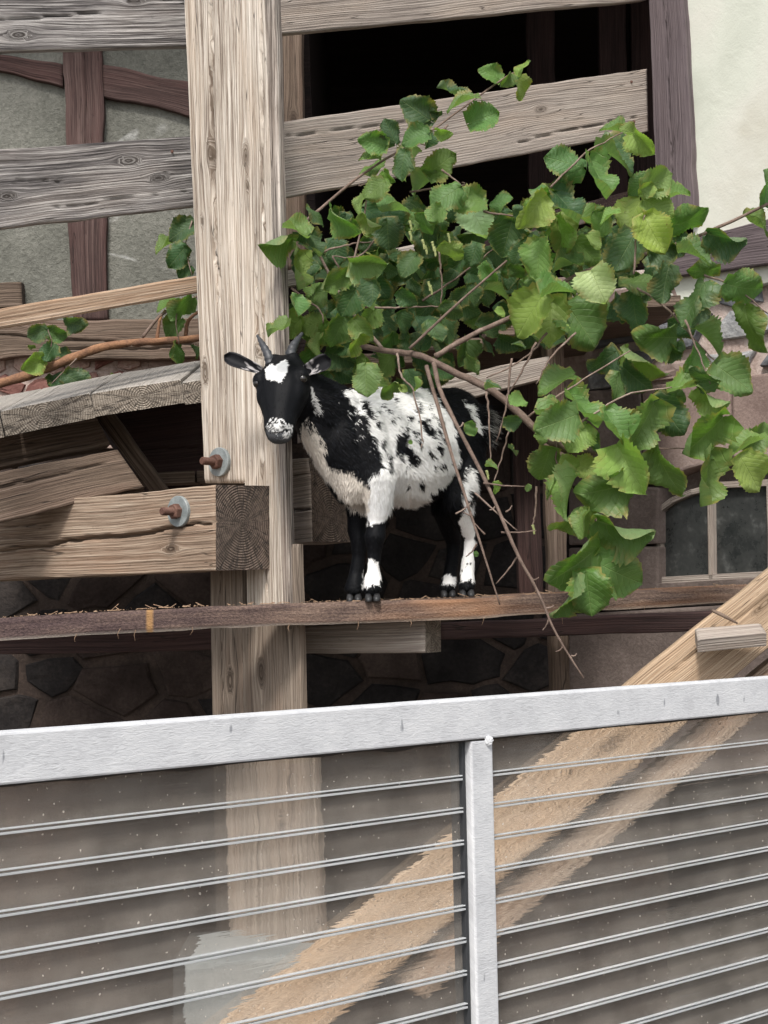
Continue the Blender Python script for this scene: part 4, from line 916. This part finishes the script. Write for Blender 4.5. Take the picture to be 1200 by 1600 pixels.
flow[hy < 640] = -bax*1.0+np.array([0, 0, -.35])
flow[isleg] = np.array([0, .05, -1.]); flow[isface] = ha+np.array([0, -.1, 0])
br = (hx < 640) & (hy > 730) & (hy < 800); flow[br] = np.array([-.1, 0, -1.])
flow += (np.stack([vnoise(hx*.06, hy*.06, 70+k) for k in range(3)], 1)-.5)*.7
flow -= nr*(flow*nr).sum(1)[:, None]; flow /= (np.linalg.norm(flow, axis=1)[:, None]+1e-9)
ln = .0108*(.6+.8*rng.random(NH)); ln[isface] *= .42; ln[isleg] *= .5
ln[(hy > 770) & (hy < 805) & (hx > 540)] *= 1.25; ft = (hy > 900); ln[ft] *= 1.35
tl_ = (hx > 752) & (hy < 690); ln[tl_] *= 2.6
lift = np.where(isface, .20, .26)*(.5+rng.random(NH)); lift[tl_] = .9
jit = rng.normal(size=(NH, 3))*.16; jit[tl_] *= 3
hd = flow+nr*lift[:, None]+jit; hd /= np.linalg.norm(hd, axis=1)[:, None]
hd2 = hd+flow*.35+np.array([0, 0, -.18]); hd2 /= np.linalg.norm(hd2, axis=1)[:, None]
side = np.cross(hd, nr); side /= (np.linalg.norm(side, axis=1)[:, None]+1e-9)
wd = (.00042+.00025*rng.random(NH))[:, None]
root = pr-nr*.001; mid = root+hd*(ln*.5)[:, None]; tip = mid+hd2*(ln*.55)[:, None]
zmin = ZS+.001
HVt = np.stack([root-side*wd, root+side*wd, mid-side*wd*.85, mid+side*wd*.85, tip], 1)
HVt[..., 2] = np.maximum(HVt[..., 2], zmin)
base = (np.arange(NH)*5)[:, None]
loops = np.hstack([base+np.array([[0, 1, 3, 2]]), base+np.array([[2, 3, 4]])]).ravel()
hm = bpy.data.meshes.new('hair'); hm.vertices.add(NH*5); hm.vertices.foreach_set('co', HVt.astype(np.float32).ravel())
hm.loops.add(NH*7); hm.loops.foreach_set('vertex_index', loops.astype(np.int32))
hm.polygons.add(NH*2); ls = (np.arange(NH)*7)[:, None]+np.array([[0, 4]]); hm.polygons.foreach_set('loop_start', ls.ravel().astype(np.int32))
hm.update(calc_edges=True); hm.validate()
hc = coat(pr); lum_ = hc.mean(1); hc = hc*np.where(lum_ < .1, np.exp(rng.normal(size=NH)*.75), .82+.30*rng.random(NH))[:, None]; hc = np.clip(hc, 0, .9)
hcol = np.repeat(np.hstack([hc, np.ones((NH, 1))]), 5, axis=0)
ha_ = hm.attributes.new('coat', 'FLOAT_COLOR', 'POINT'); ha_.data.foreach_set('color', hcol.astype(np.float32).ravel())
hm.materials.append(M['fur']); hair = bpy.data.objects.new('hair', hm); COL.objects.link(hair); setparent(hair, goat); hair['kind'] = 'stuff'
# hooves: two claws each
for (hx_, hy_, dy) in ((582, 927, -.145), (553, 928, -.073), (729, 921, .055), (700, 921, .135)):
    for s_ in (-1, 1):
        cpt = Vector(G(hx_+s_*6.2, hy_, dy)); V = []; Fc = []
        for k, (zz, rx, ry, fy) in enumerate(((.017, .0060, .009, .002), (.009, .0078, .013, -.003), (0, .0085, .0175, -.009))):
            for q in range(10): an = 2*math.pi*q/10; V.append((cpt.x+math.cos(an)*rx, cpt.y+fy+math.sin(an)*ry*(1.15 if math.sin(an) < 0 else .9), ZS+.0015+zz))
        for k in range(2):
            for q in range(10): q2 = (q+1) % 10; Fc.append((k*10+q, (k+1)*10+q, (k+1)*10+q2, k*10+q2))
        Fc.append(tuple(range(10))); Fc.append(tuple(range(20, 30))[::-1])
        mesh_obj('hoof', V, Fc, M['hoof'], goat, smooth=True)
# horns
def horn(pts):
    rows = [(*G(*p[:3]), p[3]/PXM) for p in pts]; sp = spline(rows, 7)
    rr = [r[3]*(1+.10*math.sin(i*1.9)) for i, r in enumerate(sp)]
    V, Fc = tube_data([Vector(r[:3]) for r in sp], rr, 12); mesh_obj('horn', V, Fc, M['horn'], goat, smooth=True)
horn([(423, 570, -.205, 8), (418, 553, -.20, 6.5), (410, 538, -.185, 4.6), (402, 524, -.165, 1.8)])
horn([(452, 570, -.205, 9.5), (454, 553, -.20, 8), (460, 538, -.185, 6), (472, 521, -.16, 2.4)])
# ears: cupped, tapering
def ear(bs, tp, wpx, cup, lat, seed, thr_=.50):
    bs, tp = G(*bs), G(*tp); d = tp-bs; L = np.linalg.norm(d); d /= L; nrm = np.array([.0, -1, .25])+d*0; nrm -= d*nrm.dot(d); nrm /= np.linalg.norm(nrm); s_ = np.cross(d, nrm)*lat
    V = []; Fc = []; nu_, nv_ = 12, 9; cols = []
    for side_ in (0, 1):
        for i in range(nu_+1):
            t = i/nu_; w_ = wpx/PXM*(.62+.9*t-.25*t*t)*(1-max(0, (t-.6)/.4)**2.4)**.5*.8 if t < 1 else 0.0006
            for j in range(nv_+1):
                u = j/nv_*2-1; pt = bs+d*t*L+s_*u*w_+nrm*(cup/PXM*(u*u-.5)*(1-t*.4))-nrm*(side_*.0028)
                V.append(pt)
    K = (nu_+1)*(nv_+1)
    for sd_ in (0, 1):
        for i in range(nu_):
            for j in range(nv_):
                q = [sd_*K+i*(nv_+1)+j, sd_*K+(i+1)*(nv_+1)+j, sd_*K+(i+1)*(nv_+1)+j+1, sd_*K+i*(nv_+1)+j+1]; Fc.append(q if sd_ == 0 else q[::-1])
    for i in range(nu_):
        for j in (0, nv_): Fc.append([i*(nv_+1)+j, (i+1)*(nv_+1)+j, K+(i+1)*(nv_+1)+j, K+i*(nv_+1)+j])
    o = mesh_obj('ear', V, Fc, M['fur'], goat, smooth=True); P_ = np.array(V); x, y = topx(P_)
    t = ((P_-bs)@d)/L; nz = vnoise(x*.9, y*.9, seed); f = (nz > thr_+t*.75); col = np.where(f[:, None], np.array([.38, .36, .36]), np.array([.012, .012, .014]))
    u_ = np.abs((P_-bs)@s_)*PXM/wpx; rimm = (u_ > .8) & (t > .4); col = np.where(rimm[:, None], np.array([.05, .048, .05]), col)
    at_ = o.data.attributes.new('coat', 'FLOAT_COLOR', 'POINT'); at_.data.foreach_set('color', np.hstack([col, np.ones((len(V), 1))]).astype(np.float32).ravel())
ear((408, 580, -.185), (350, 556, -.17), 12.5, 9, 1, 3)
ear((474, 583, -.215), (517, 561, -.225), 15, 12, -1, 5, .30)
# eyes with dark lids
for s_ in (-1, 1):
    c_ = Vector(H(.28, 34.3*s_, 15.5)); bm = bmesh.new(); bmesh.ops.create_uvsphere(bm, u_segments=20, v_segments=12, radius=.0098); me = bpy.data.meshes.new('eye'); bm.to_mesh(me); bm.free()
    me.materials.append(M['eye']); me.polygons.foreach_set('use_smooth', [True]*len(me.polygons)); o = bpy.data.objects.new('eye', me); COL.objects.link(o); o.location = c_; setparent(o, goat)
    # nostril slit
    a1 = [Vector(H(.93, 6*s_, 21)), Vector(H(.975, 9*s_, 22.5)), Vector(H(1.0, 13*s_, 19))]
    tube('nostril', a1, [.0012, .0022, .001], M['eye'], goat, 6, 4)
tube('mouth', [Vector(H(1.035, -17, 7)), Vector(H(1.07, -9, 13)), Vector(H(1.085, 0, 15)), Vector(H(1.07, 9, 13)), Vector(H(1.035, 17, 7))], [.0008, .0012, .0013, .0012, .0008], M['eye'], goat, 6, 5)

# ================================================================== HAZEL
LEAFV = []
def leaf_mesh(k):
    R = random.Random(100+k); nr_, nc = 26, 6; V = []; UV = []; RM = []; Fc = []
    asym = (R.random()-.5)*.12; droop = [.05, .25, .45, -.15, .3, .6, .1, .35, .2, .5][k % 10]; fold = [.15, .45, .25, .1, .6, .35, .8, .2, .5, 1.0][k % 10]; wav = .07+.12*R.random(); jr = [R.uniform(.93, 1.08) for _ in range(40)]; tw = (R.random()-.5)*.9
    bite = [None, None, (.75, 1, .25), None, (.5, -1, .3), None, None, (.85, -1, .35), (.6, 1, .22), None][k % 10]
    for i in range(nr_+1):
        t = i/nr_
        w_ = (math.sin(math.pi*t**.92)**.50)*.54 if 0 < t < 1 else 0
        if t > .86: w_ *= .42+.58*((1-t)/.14)**.8 if t < 1 else 0
        w_ *= (jr[i]+(.05 if i % 2 else -.055)) if 2 < i < nr_ else 1
        for j in range(nc+1):
            u = j/nc*2-1; ws = w_*(1+asym*u)
            if bite and u*bite[1] > 0: ws *= 1-bite[2]*math.exp(-((t-bite[0])/.09)**2)
            x = ws*u; y = t-.10*abs(u)**1.5*(1-t)**3*1.0 - .05*math.sin(math.pi*t)*abs(u)
            if t < .12: y -= .10*abs(u)*(t/.12)
            ph = (y-abs(x)**1.25)*2*math.pi*7.6
            z = -math.cos(ph)*.006*abs(u)**.5*(1-t*.4)
            z += fold*(math.sqrt(x*x+.012)-.11) - droop*t*t*.6 + wav*math.sin(7*t+3*u+k)*abs(u)
            z += tw*x*t*.6
            if abs(u) > .6: z += [-.5, .0, .45, -.35, .3, -.6, .2, .6, -.4, .1][k % 10]*(abs(u)-.6)*(.5+.5*math.sin(t*5+k))
            V.append((x, y, z)); UV.append((x, t-.05*abs(u))); RM.append(max(0, abs(u)-.7)/.3)
    for i in range(nr_):
        for j in range(nc): a = i*(nc+1)+j; Fc.append((a, a+1, a+nc+2, a+nc+1))
    me = bpy.data.meshes.new('leaf'); me.from_pydata(V, [], Fc); me.materials.append(M['leaf']); ul = me.uv_layers.new(name='UVMap')
    for li, l in enumerate(me.loops): ul.data[li].uv = UV[l.vertex_index]
    at_ = me.attributes.new('rim', 'FLOAT', 'POINT'); at_.data.foreach_set('value', RM)
    me.polygons.foreach_set('use_smooth', [True]*len(me.polygons)); me.update(); return me
LEAFV = [leaf_mesh(k) for k in range(10)]
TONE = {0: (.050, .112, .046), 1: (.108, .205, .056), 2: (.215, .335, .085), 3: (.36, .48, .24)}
shrub = empty('hazel_shrub', P(1250, 1000, 4.0), 'hazel shrub with broad toothed leaves hanging in from the right over the goat', 'shrub')
sprig = empty('hazel_branch', P(-20, 620, 4.7), 'reddish bare hazel branch with a few leaves at the left behind the post', 'branch')
LR = random.Random(5); nleaf = 0
def leaf(b, t, w_=.85, tone=1, Y=3.7, tilt=None, roll=None, var=None, par=None, toward=None):
    """leaf from petiole end b to tip t (px) with width ratio w_"""
    global nleaf
    nleaf += 1; par = par or shrub
    tilt = LR.uniform(-.35, .5) if tilt is None else tilt      # how much the tip comes towards us (fraction of length)
    B_ = P(*b, Y); Lm = (P(*t, Y)-B_).length; T_ = P(*t, Y - tilt*Lm*.9)
    d = T_-B_; L_ = d.length; d.normalize()
    view = (B_-Vector((0, 0, EYE))).normalized()
    n0 = -view + Vector((LR.uniform(-.25, .25), 0, LR.uniform(.05, .6))); n0 -= d*n0.dot(d); n0.normalize()
    W_ = w_*Lm/L_                                   # ratio in 3D so that the projected width is right
    wfull = max(.86, W_)*1.0; cr = min(1, W_/wfull); ang = math.acos(cr)*(LR.choice((-1, 1)) if roll is None else roll)
    n1 = (Matrix.Rotation(ang, 3, d) @ n0)
    x_ = d.cross(n1).normalized()
    vi = LR.randrange(10) if var is None else var
    if w_ < .5 and var is None: vi = LR.choice((4, 6, 9, 1))
    o = bpy.data.objects.new('leaf', LEAFV[vi]); COL.objects.link(o)
    m_ = Matrix((x_*L_*wfull*.94, d*L_*.96, n1*L_)).transposed().to_4x4(); m_.translation = B_
    o.parent = par; o.matrix_parent_inverse = Matrix.Translation(-par.location); o.matrix_basis = m_
    c = TONE[tone]; j = LR.uniform(.82, 1.2); o.color = (c[0]*j*LR.uniform(.85, 1.2), c[1]*j, c[2]*j*LR.uniform(.75, 1.15), 1)
    return o
def tr(s_, ox, oy): return lambda p: (ox+p[0]/s_, oy+p[1]/s_)
c5 = tr(2.4, 400, 80); c6 = tr(3, 800, 180); c7 = tr(2.727, 760, 600); c3 = tr(2.4, 0, 400); c8 = tr(3.75, 880, 380)
L5 = [((912, 108), (840, 55), .9, 1), ((955, 85), (925, 138), .75, 1), ((985, 92), (1012, 25), .5, 2), ((985, 98), (1008, 188), .75, 2), ((772, 178), (685, 115), .5, 0), ((832, 172), (704, 208), .5, 1), ((985, 85), (960, 140), .5, 0),
 ((800, 270), (917, 222), .9, 1), ((655, 262), (548, 180), .95, 0), ((655, 225), (700, 245), .6, 0), ((615, 265), (655, 245), .8, 0), ((522, 345), (482, 248), .75, 0), ((645, 312), (540, 335), .95, 1), ((640, 300), (640, 370), .7, 0), ((678, 298), (732, 322), .6, 2),
 ((485, 352), (385, 330), .8, 1), ((462, 405), (385, 390), .5, 1), ((478, 425), (378, 435), .7, 1), ((612, 378), (532, 468), .42, 3), ((560, 380), (530, 470), .8, 0), ((645, 458), (752, 388), .7, 1), ((690, 462), (578, 535), .35, 1), ((485, 490), (405, 560), .85, 1), ((480, 450), (520, 495), .7, 2),
 ((405, 540), (375, 615), .7, 2), ((395, 610), (468, 668), .4, 2), ((470, 590), (622, 580), .5, 1), ((190, 590), (272, 635), .6, 0), ((195, 690), (95, 645), .8, 1), ((280, 598), (372, 695), .38, 1), ((135, 700), (8, 738), .5, 1), ((150, 765), (180, 892), .5, 2), ((200, 685), (250, 765), .8, 0),
 ((490, 632), (500, 755), .95, 0), ((360, 790), (490, 815), .65, 1), ((335, 845), (245, 895), .85, 1), ((440, 868), (430, 968), .8, 0), ((375, 890), (320, 1000), .8, 0), ((150, 920), (160, 995), .8, 1), ((170, 1005), (85, 1075), 1.0, 2), ((255, 1008), (160, 1045), .9, 2), 
 ((765, 510), (650, 585), .9, 1), ((850, 565), (725, 545), .85, 1), ((790, 560), (868, 700), .85, 3), ((880, 575), (965, 545), .8, 1), ((1080, 560), (1010, 655), .7, 2), ((1100, 510), (1020, 530), .6, 1), ((960, 638), (920, 780), .95, 0), ((1110, 600), (1070, 660), .75, 2), ((1130, 620), (1195, 765), .6, 2),
 ((1075, 720), (1000, 850), .8, 2), ((830, 720), (800, 810), .9, 0), ((700, 725), (780, 795), .6, 2), ((600, 770), (540, 835), 1.1, 0), ((620, 610), (640, 700), .7, 1), ((700, 590), (640, 640), .8, 1), ((960, 800), (1000, 860), .8, 1), ((850, 800), (900, 870), .8, 1), ((540, 900), (600, 960), .8, 0),
 ((450, 960), (395, 1050), .7, 1), ((330, 1000), (280, 1120), .7, 1), ((370, 1010), (430, 1090), .7, 1), ((260, 1020), (300, 1110), .6, 2), ((390, 1060), (350, 1150), .5, 2), ((700, 950), (770, 1010), .8, 0), ((650, 1010), (700, 1090), .8, 0), ((790, 900), (720, 960), .8, 0), ((900, 970), (935, 990), .8, 2), ((860, 890), (960, 910), .4, 1), ((540, 980), (570, 1060), .8, 0), ((800, 880), (830, 960), .7, 0)]
for b, t, w_, tn in L5: leaf(c5(b), c5(t), w_, tn, 3.87 if (b[0] < 300 and b[1] > 990) else LR.uniform(3.62, 3.82))
L6 = [((335, 245), (145, 190), .8, 1), ((360, 205), (470, 375), .65, 1), ((405, 160), (590, 230), .55, 0), ((520, 80), (415, 42), .4, 1), ((505, 65), (578, 95), .65, 2), ((575, 80), (655, 195), .65, 2), ((190, 350), (330, 485), .8, 0), ((185, 355), (85, 375), .5, 1), ((140, 385), (55, 530), .65, 2), ((185, 440), (140, 530), .7, 2), ((215, 480), (275, 655), .6, 2), ((130, 590), (100, 770), .7, 2),
 ((600, 400), (515, 540), .8, 2), ((625, 400), (765, 470), .9, 2), ((620, 340), (770, 270), .8, 2), ((690, 400), (840, 330), .8, 1), ((660, 330), (590, 380), .8, 2), ((650, 290), (560, 370), .8, 1), ((575, 555), (470, 745), .85, 0), ((620, 480), (720, 655), .9, 2), ((735, 520), (935, 490), .5, 1), ((790, 640), (945, 660), .6, 1), ((915, 555), (1110, 605), .35, 0), ((1090, 468), (1230, 540), .6, 1), ((1185, 430), (1205, 240), .5, 1),
 ((375, 735), (430, 875), 1.3, 3), ((735, 705), (690, 890), .65, 0), ((520, 790), (695, 740), .55, 1), ((570, 835), (560, 1005), .8, 0), ((900, 780), (790, 1000), .55, 0), ((870, 870), (880, 1000), .5, 0), ((1000, 790), (1195, 850), .75, 1), ((1090, 890), (1110, 1120), .55, 1), ((770, 1040), (580, 1050), .8, 1), ((800, 1080), (700, 1120), .6, 0), ((855, 1000), (1010, 1095), .35, 1), ((545, 1090), (695, 1255), .38, 2), ((485, 1110), (355, 1210), .55, 0),
 ((145, 840), (300, 790), .65, 1), ((150, 840), (0, 1040), .75, 2), ((190, 870), (170, 1090), .95, 2), ((255, 885), (400, 1085), 1.05, 1), ((290, 1215), (110, 1285), .6, 1), ((500, 1210), (480, 1340), .6, 1), ((520, 1180), (645, 1300), .7, 0), ((960, 1175), (1130, 1290), .95, 1), ((745, 1280), (985, 1225), .35, 1), ((865, 1280), (1020, 1370), .3, 2), ((670, 1310), (820, 1375), .7, 1), ((880, 1090), (830, 1210), .5, 1), ((300, 600), (420, 700), .9, 1), ((430, 560), (380, 450), .8, 1), ((500, 450), (400, 500), .7, 2), ((540, 510), (440, 520), .6, 0), ((330, 690), (180, 720), .5, 1), ((780, 600), (850, 570), .8, 0), ((650, 650), (790, 620), .7, 0), ((700, 1080), (800, 1130), .7, 0), ((360, 560), (420, 620), .8, 2), ((60, 1090), (0, 1060), .6, 0), ((960, 720), (830, 760), .5, 1), ((720, 600), (820, 640), .5, 0), ((840, 1020), (720, 960), .6, 0), ((50, 610), (0, 700), .9, 0), ((90, 480), (0, 440), .7, 0), ((960, 1250), (820, 1210), .5, 0)]
for b, t, w_, tn in L6: leaf(c6(b), c6(t), w_, tn, LR.uniform(3.55, 3.78))
L7 = [((345, 45), (500, 165), .7, 1), ((385, 130), (215, 200), .8, 1), ((220, 110), (385, 130), .5, 1), ((100, 75), (185, 70), .9, 2), ((425, 170), (340, 290), 1.0, 2), ((430, 220), (490, 280), .7, 1), ((505, 115), (600, 260), .65, 1), ((715, 80), (620, 290), .6, 1), ((720, 60), (850, 225), .75, 0), ((270, 275), (230, 430), .85, 1), ((320, 320), (400, 350), .8, 2), ((385, 345), (500, 385), .85, 2), ((565, 270), (655, 470), .85, 2), ((610, 425), (405, 480), .7, 1),
 ((725, 285), (800, 498), .6, 1), ((945, 295), (950, 525), .45, 1), ((1010, 140), (850, 315), .65, 1), ((1195, 230), (1000, 290), .6, 1), ((1080, 310), (1180, 465), .9, 2), ((1100, 250), (1240, 200), .6, 1), ((470, 582), (722, 660), .4, 1), ((435, 525), (285, 655), .5, 2), ((385, 390), (285, 560), .38, 2), ((430, 540), (370, 650), .6, 1), ((465, 760), (685, 870), .85, 1), ((425, 800), (450, 1000), .95, 1), ((475, 695), (285, 870), .45, 1), ((395, 820), (320, 1020), .4, 1), ((1130, 320), (1210, 400), .7, 0), ((210, 215), (260, 250), .7, 1), ((330, 420), (240, 470), .4, 1), ((75, 160), (160, 165), .6, 0), ((95, 270), (135, 300), .5, 0), ((0, 350), (50, 350), .6, 1), ((30, 420), (45, 470), .7, 2), ((185, 430), (170, 460), .8, 1), ((0, 20), (60, 0), .6, 0), ((510, 890), (560, 910), .7, 1)]
for b, t, w_, tn in L7: leaf(c7(b), c7(t), w_, tn, LR.uniform(3.48, 3.62))
# goat-front leaves
leaf((571, 570), (573, 622), .92, 1, 3.55, tilt=.1, var=0); leaf((618, 598), (595, 624), .6, 1, 3.55); leaf((625, 604), (637, 612), .9, 2, 3.55); leaf((650, 590), (652, 612), .4, 2, 3.55); leaf((733, 660), (742, 682), .9, 1, 3.5); leaf((640, 688), (644, 695), .8, 2, 3.5); leaf((742, 862), (747, 870), .9, 1, 3.45)
leaf((452, 508), (415, 520), .3, 1, 3.6); leaf((500, 522), (492, 560), .4, 2, 3.86)
# left sprig
LL = [((302, 350), (262, 372), .8, 0), ((290, 385), (262, 420), .8, 0), ((268, 380), (240, 390), .4, 1), ((297, 415), (277, 434), .8, 0), ((283, 498), (255, 528), .9, 1), ((275, 535), (290, 570), .5, 1), ((282, 470), (242, 480), .5, 1), ((72, 515), (40, 528), .7, 0), ((75, 517), (108, 525), .8, 1), ((100, 502), (134, 512), .7, 0), ((66, 560), (32, 578), .8, 2), ((85, 538), (68, 566), .8, 0), ((88, 585), (104, 622), .9, 0), ((104, 585), (142, 612), .7, 0), ((173, 588), (198, 603), .6, 1), ((92, 552), (118, 560), .8, 0), ((45, 540), (56, 545), .6, 1), ((75, 590), (100, 600), .8, 0), ((300, 540), (312, 560), .6, 0), ((300, 465), (262, 500), .5, 1)]
for b, t, w_, tn in LL: leaf(b, t, w_, tn, 4.62+LR.uniform(-.06, .02), par=sprig)
# inner dark mass filled with countable leaves
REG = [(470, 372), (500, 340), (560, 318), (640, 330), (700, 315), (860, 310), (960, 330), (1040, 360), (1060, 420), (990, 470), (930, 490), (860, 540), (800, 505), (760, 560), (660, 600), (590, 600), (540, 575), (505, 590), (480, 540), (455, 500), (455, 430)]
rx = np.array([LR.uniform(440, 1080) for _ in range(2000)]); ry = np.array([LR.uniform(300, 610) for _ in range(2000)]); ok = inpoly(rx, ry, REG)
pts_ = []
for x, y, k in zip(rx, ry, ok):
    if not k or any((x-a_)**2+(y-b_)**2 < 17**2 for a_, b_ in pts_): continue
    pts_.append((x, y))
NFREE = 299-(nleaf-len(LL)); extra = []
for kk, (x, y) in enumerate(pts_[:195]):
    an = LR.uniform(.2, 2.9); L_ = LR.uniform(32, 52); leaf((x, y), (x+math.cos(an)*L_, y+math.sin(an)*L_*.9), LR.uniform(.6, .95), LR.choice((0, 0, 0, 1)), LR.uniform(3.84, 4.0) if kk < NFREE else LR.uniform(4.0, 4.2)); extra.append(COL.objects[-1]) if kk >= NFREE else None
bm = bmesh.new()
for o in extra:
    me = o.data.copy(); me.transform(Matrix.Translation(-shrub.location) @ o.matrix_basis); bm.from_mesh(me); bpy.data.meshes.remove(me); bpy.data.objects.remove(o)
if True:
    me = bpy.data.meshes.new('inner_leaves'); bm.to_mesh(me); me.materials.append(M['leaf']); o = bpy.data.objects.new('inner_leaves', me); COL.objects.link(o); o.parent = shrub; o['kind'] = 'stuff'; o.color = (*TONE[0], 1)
bm.free()
# branches
def br_(pts, r, Y=3.7, par=None, mat='bark', nm='twig', seg=7, bumpy=.25, wob=.0008):
    par = par or shrub; n_ = len(pts); q = [P(p[0], p[1], (p[2] if len(p) > 2 else Y)) for p in pts]
    rr = np.linspace(r[0], r[1], n_)/PXM; return tube(nm, q, rr, M[mat], par, seg, 6, bumpy, wob, seed=int(pts[0][0]))
br_([(930, 706, 3.66), (890, 704, 3.64), (850, 682, 3.62), (777, 616, 3.62), (708, 581, 3.64), (658, 556, 3.66), (609, 549, 3.72), (560, 540, 3.8)], (6.5, 4), nm='branch', seg=10)
br_([(680, 557, 3.66), (740, 522, 3.68), (808, 490, 3.7), (900, 430, 3.75), (1000, 400, 3.8), (1100, 365, 3.75), (1240, 300, 3.7)], (4.2, 2.4), nm='branch')
br_([(640, 545, 3.66), (700, 488, 3.64), (792, 407, 3.66)], (2.4, 1.4)); br_([(600, 548, 3.74), (545, 480, 3.8), (500, 400, 3.8), (479, 342, 3.75)], (3, 2))
br_([(470, 352), (567, 272), (667, 209), (779, 128), (815, 108)], (2.4, 1), 3.74); br_([(666, 572, 3.62), (704, 704, 3.52), (747, 838, 3.47), (781, 945, 3.46)], (3.2, 1.1))
br_([(678, 568, 3.62), (693, 623, 3.55), (758, 750, 3.48), (808, 865, 3.45), (839, 922, 3.44), (869, 990, 3.43), (912, 1060, 3.42)], (3.6, 1.3))
for a, b in (((783, 832), (838, 829)), ((742, 770), (808, 829)), ((811, 866), (775, 912)), ((712, 803), (735, 786)), ((755, 755), (820, 760)), ((745, 850), (728, 870)), ((775, 790), (765, 797)), ((858, 965), (848, 985)), ((880, 1010), (868, 1018)), ((893, 1025), (901, 1021)), ((830, 906), (842, 902)), ((758, 835), (742, 818)), ((850, 950), (866, 946)), ((790, 800), (800, 790)), ((724, 660), (716, 668)), ((736, 805), (724, 800))):
    br_([a, ((a[0]+b[0])/2+1, (a[1]+b[1])/2+1.5), b], (1.5, .8), 3.47, seg=5)
for seq in ([(838, 535), (810, 590), (785, 627)], [(800, 650), (788, 700), (771, 758)], [(760, 612), (765, 660), (766, 722)], [(838, 760), (836, 800), (832, 828)], [(855, 520), (820, 560), (760, 590)], [(620, 552), (628, 590), (645, 610), (660, 680), (658, 700)], [(500, 395), (545, 382), (580, 378)], [(520, 400), (530, 420), (548, 452)], [(455, 450), (500, 485), (505, 505)], [(570, 480), (640, 480), (690, 478)], [(550, 420), (575, 300), (560, 290)], [(640, 300), (720, 290), (722, 285)], [(755, 330), (820, 340), (850, 330)], [(690, 265), (720, 288)],
            [(860, 293), (915, 240), (973, 207)], [(990, 428), (995, 370), (1008, 336)], [(995, 450), (1040, 480), (1080, 525), (1125, 572)], [(826, 651), (900, 600), (985, 548)], [(905, 662), (975, 618), (1050, 605)], [(929, 706), (990, 700), (1072, 701)], [(925, 790), (936, 830), (935, 862), (915, 893)], [(880, 640), (870, 690), (875, 740), (925, 795)], [(1100, 430), (1150, 450), (1200, 490)], [(1070, 500), (1095, 560), (1110, 600)], [(600, 360), (560, 400), (520, 400)], [(685, 390), (690, 440), (688, 500)], [(660, 470), (720, 430), (770, 390)], [(800, 560), (790, 640), (775, 690)], [(700, 195), (670, 225), (640, 215)], [(900, 520), (860, 560), (838, 600)], [(1090, 700), (1130, 690), (1180, 690)]):
    br_(seq, (1.8, .9), LR.uniform(3.72, 3.84) if seq[0][0] < 790 and seq[0][1] < 540 else LR.uniform(3.56, 3.68), seg=6, wob=.003)
for k, (x, y) in enumerate(((660, 375), (664, 383), (675, 378), (700, 365), (640, 362), (669, 440), (672, 446), (640, 345), (678, 386), (845, 640), (760, 735), (832, 820), (620, 598))):
    o = br_([(x, y), (x+2, y+7), (x+3, y+15)], (2.2, 1.4), 3.6, mat='catkin', nm='catkin', seg=7)
br_([(-40, 612), (60, 580), (150, 545), (215, 535), (300, 530), (360, 520)], (9.5, 6), 4.6, sprig, 'barkred', 'branch', 10, .4, .002)
br_([(222, 528), (255, 490), (310, 462)], (3.5, 2.2), 4.6, sprig, 'bark'); br_([(245, 530), (250, 500), (258, 484)], (3.5, 2), 4.6, sprig, 'barkred'); br_([(290, 525), (295, 500), (315, 484)], (4, 3), 4.62, sprig, 'barkred')
br_([(60, 580), (80, 540), (75, 515)], (1.6, .8), 4.58, sprig); br_([(120, 560), (95, 585), (80, 600)], (1.6, .8), 4.58, sprig); br_([(282, 470), (275, 500), (280, 540)], (1.4, .8), 4.58, sprig); br_([(300, 345), (290, 385), (300, 430)], (1.6, .9), 4.58, sprig)
print('leaves', nleaf, 'body verts', nV)

# small wear: nails in the boards, dry stalks hanging from the plank
for (x, y, pl_n, lab) in ((986, 128, RAIL, 'rusty nail head, upper of the two at the right end of the wide board'), (990, 190, RAIL, 'rusty nail head, lower of the two at the right end of the wide board'), (268, 237, RAIL2, 'rusty nail head at the right end of the knotty silver grey board')):
    c = pl_n.hit(x, y)+pl_n.n*.0012; bm = bmesh.new(); bmesh.ops.create_uvsphere(bm, u_segments=12, v_segments=6, radius=.0042)
    for v in bm.verts: v.co = Vector((v.co.x, v.co.y*.4, v.co.z))
    me = bpy.data.meshes.new('nail_head'); bm.to_mesh(me); bm.free(); me.materials.append(M['iron']); o = bpy.data.objects.new('nail_head', me); COL.objects.link(o); o.location = c; tag(o, lab, 'nail')
V = []; Fc = []
for k, (x, y0, L_) in enumerate(((188, 986, 12), (212, 988, 13), (757, 962, 14), (300, 984, 8), (880, 955, 20), (560, 975, 9), (1010, 946, 7), (640, 972, 8), (452, 980, 7), (120, 995, 8))):
    Yk = float(np.interp(x, [0, 430, 1150], [3.6, 3.69, 3.96])); a = P(x, y0-4, Yk); b = P(x+LR.uniform(-5, 3), y0+L_, Yk-.01); m2_ = (a+b)/2+Vector((LR.uniform(-.004, .004), -.003, 0))
    v_, f_ = tube_data([a, m2_, b], [.0007, .0007, .0003], 5); k0 = len(V); V += v_; Fc += [tuple(i+k0 for i in f) for f in f_]
o = mesh_obj('hanging_stalks', V, Fc, M['straw']); tag(o, 'dry grass stalks hanging below the edge of the shelf plank', 'straw', kind='stuff')
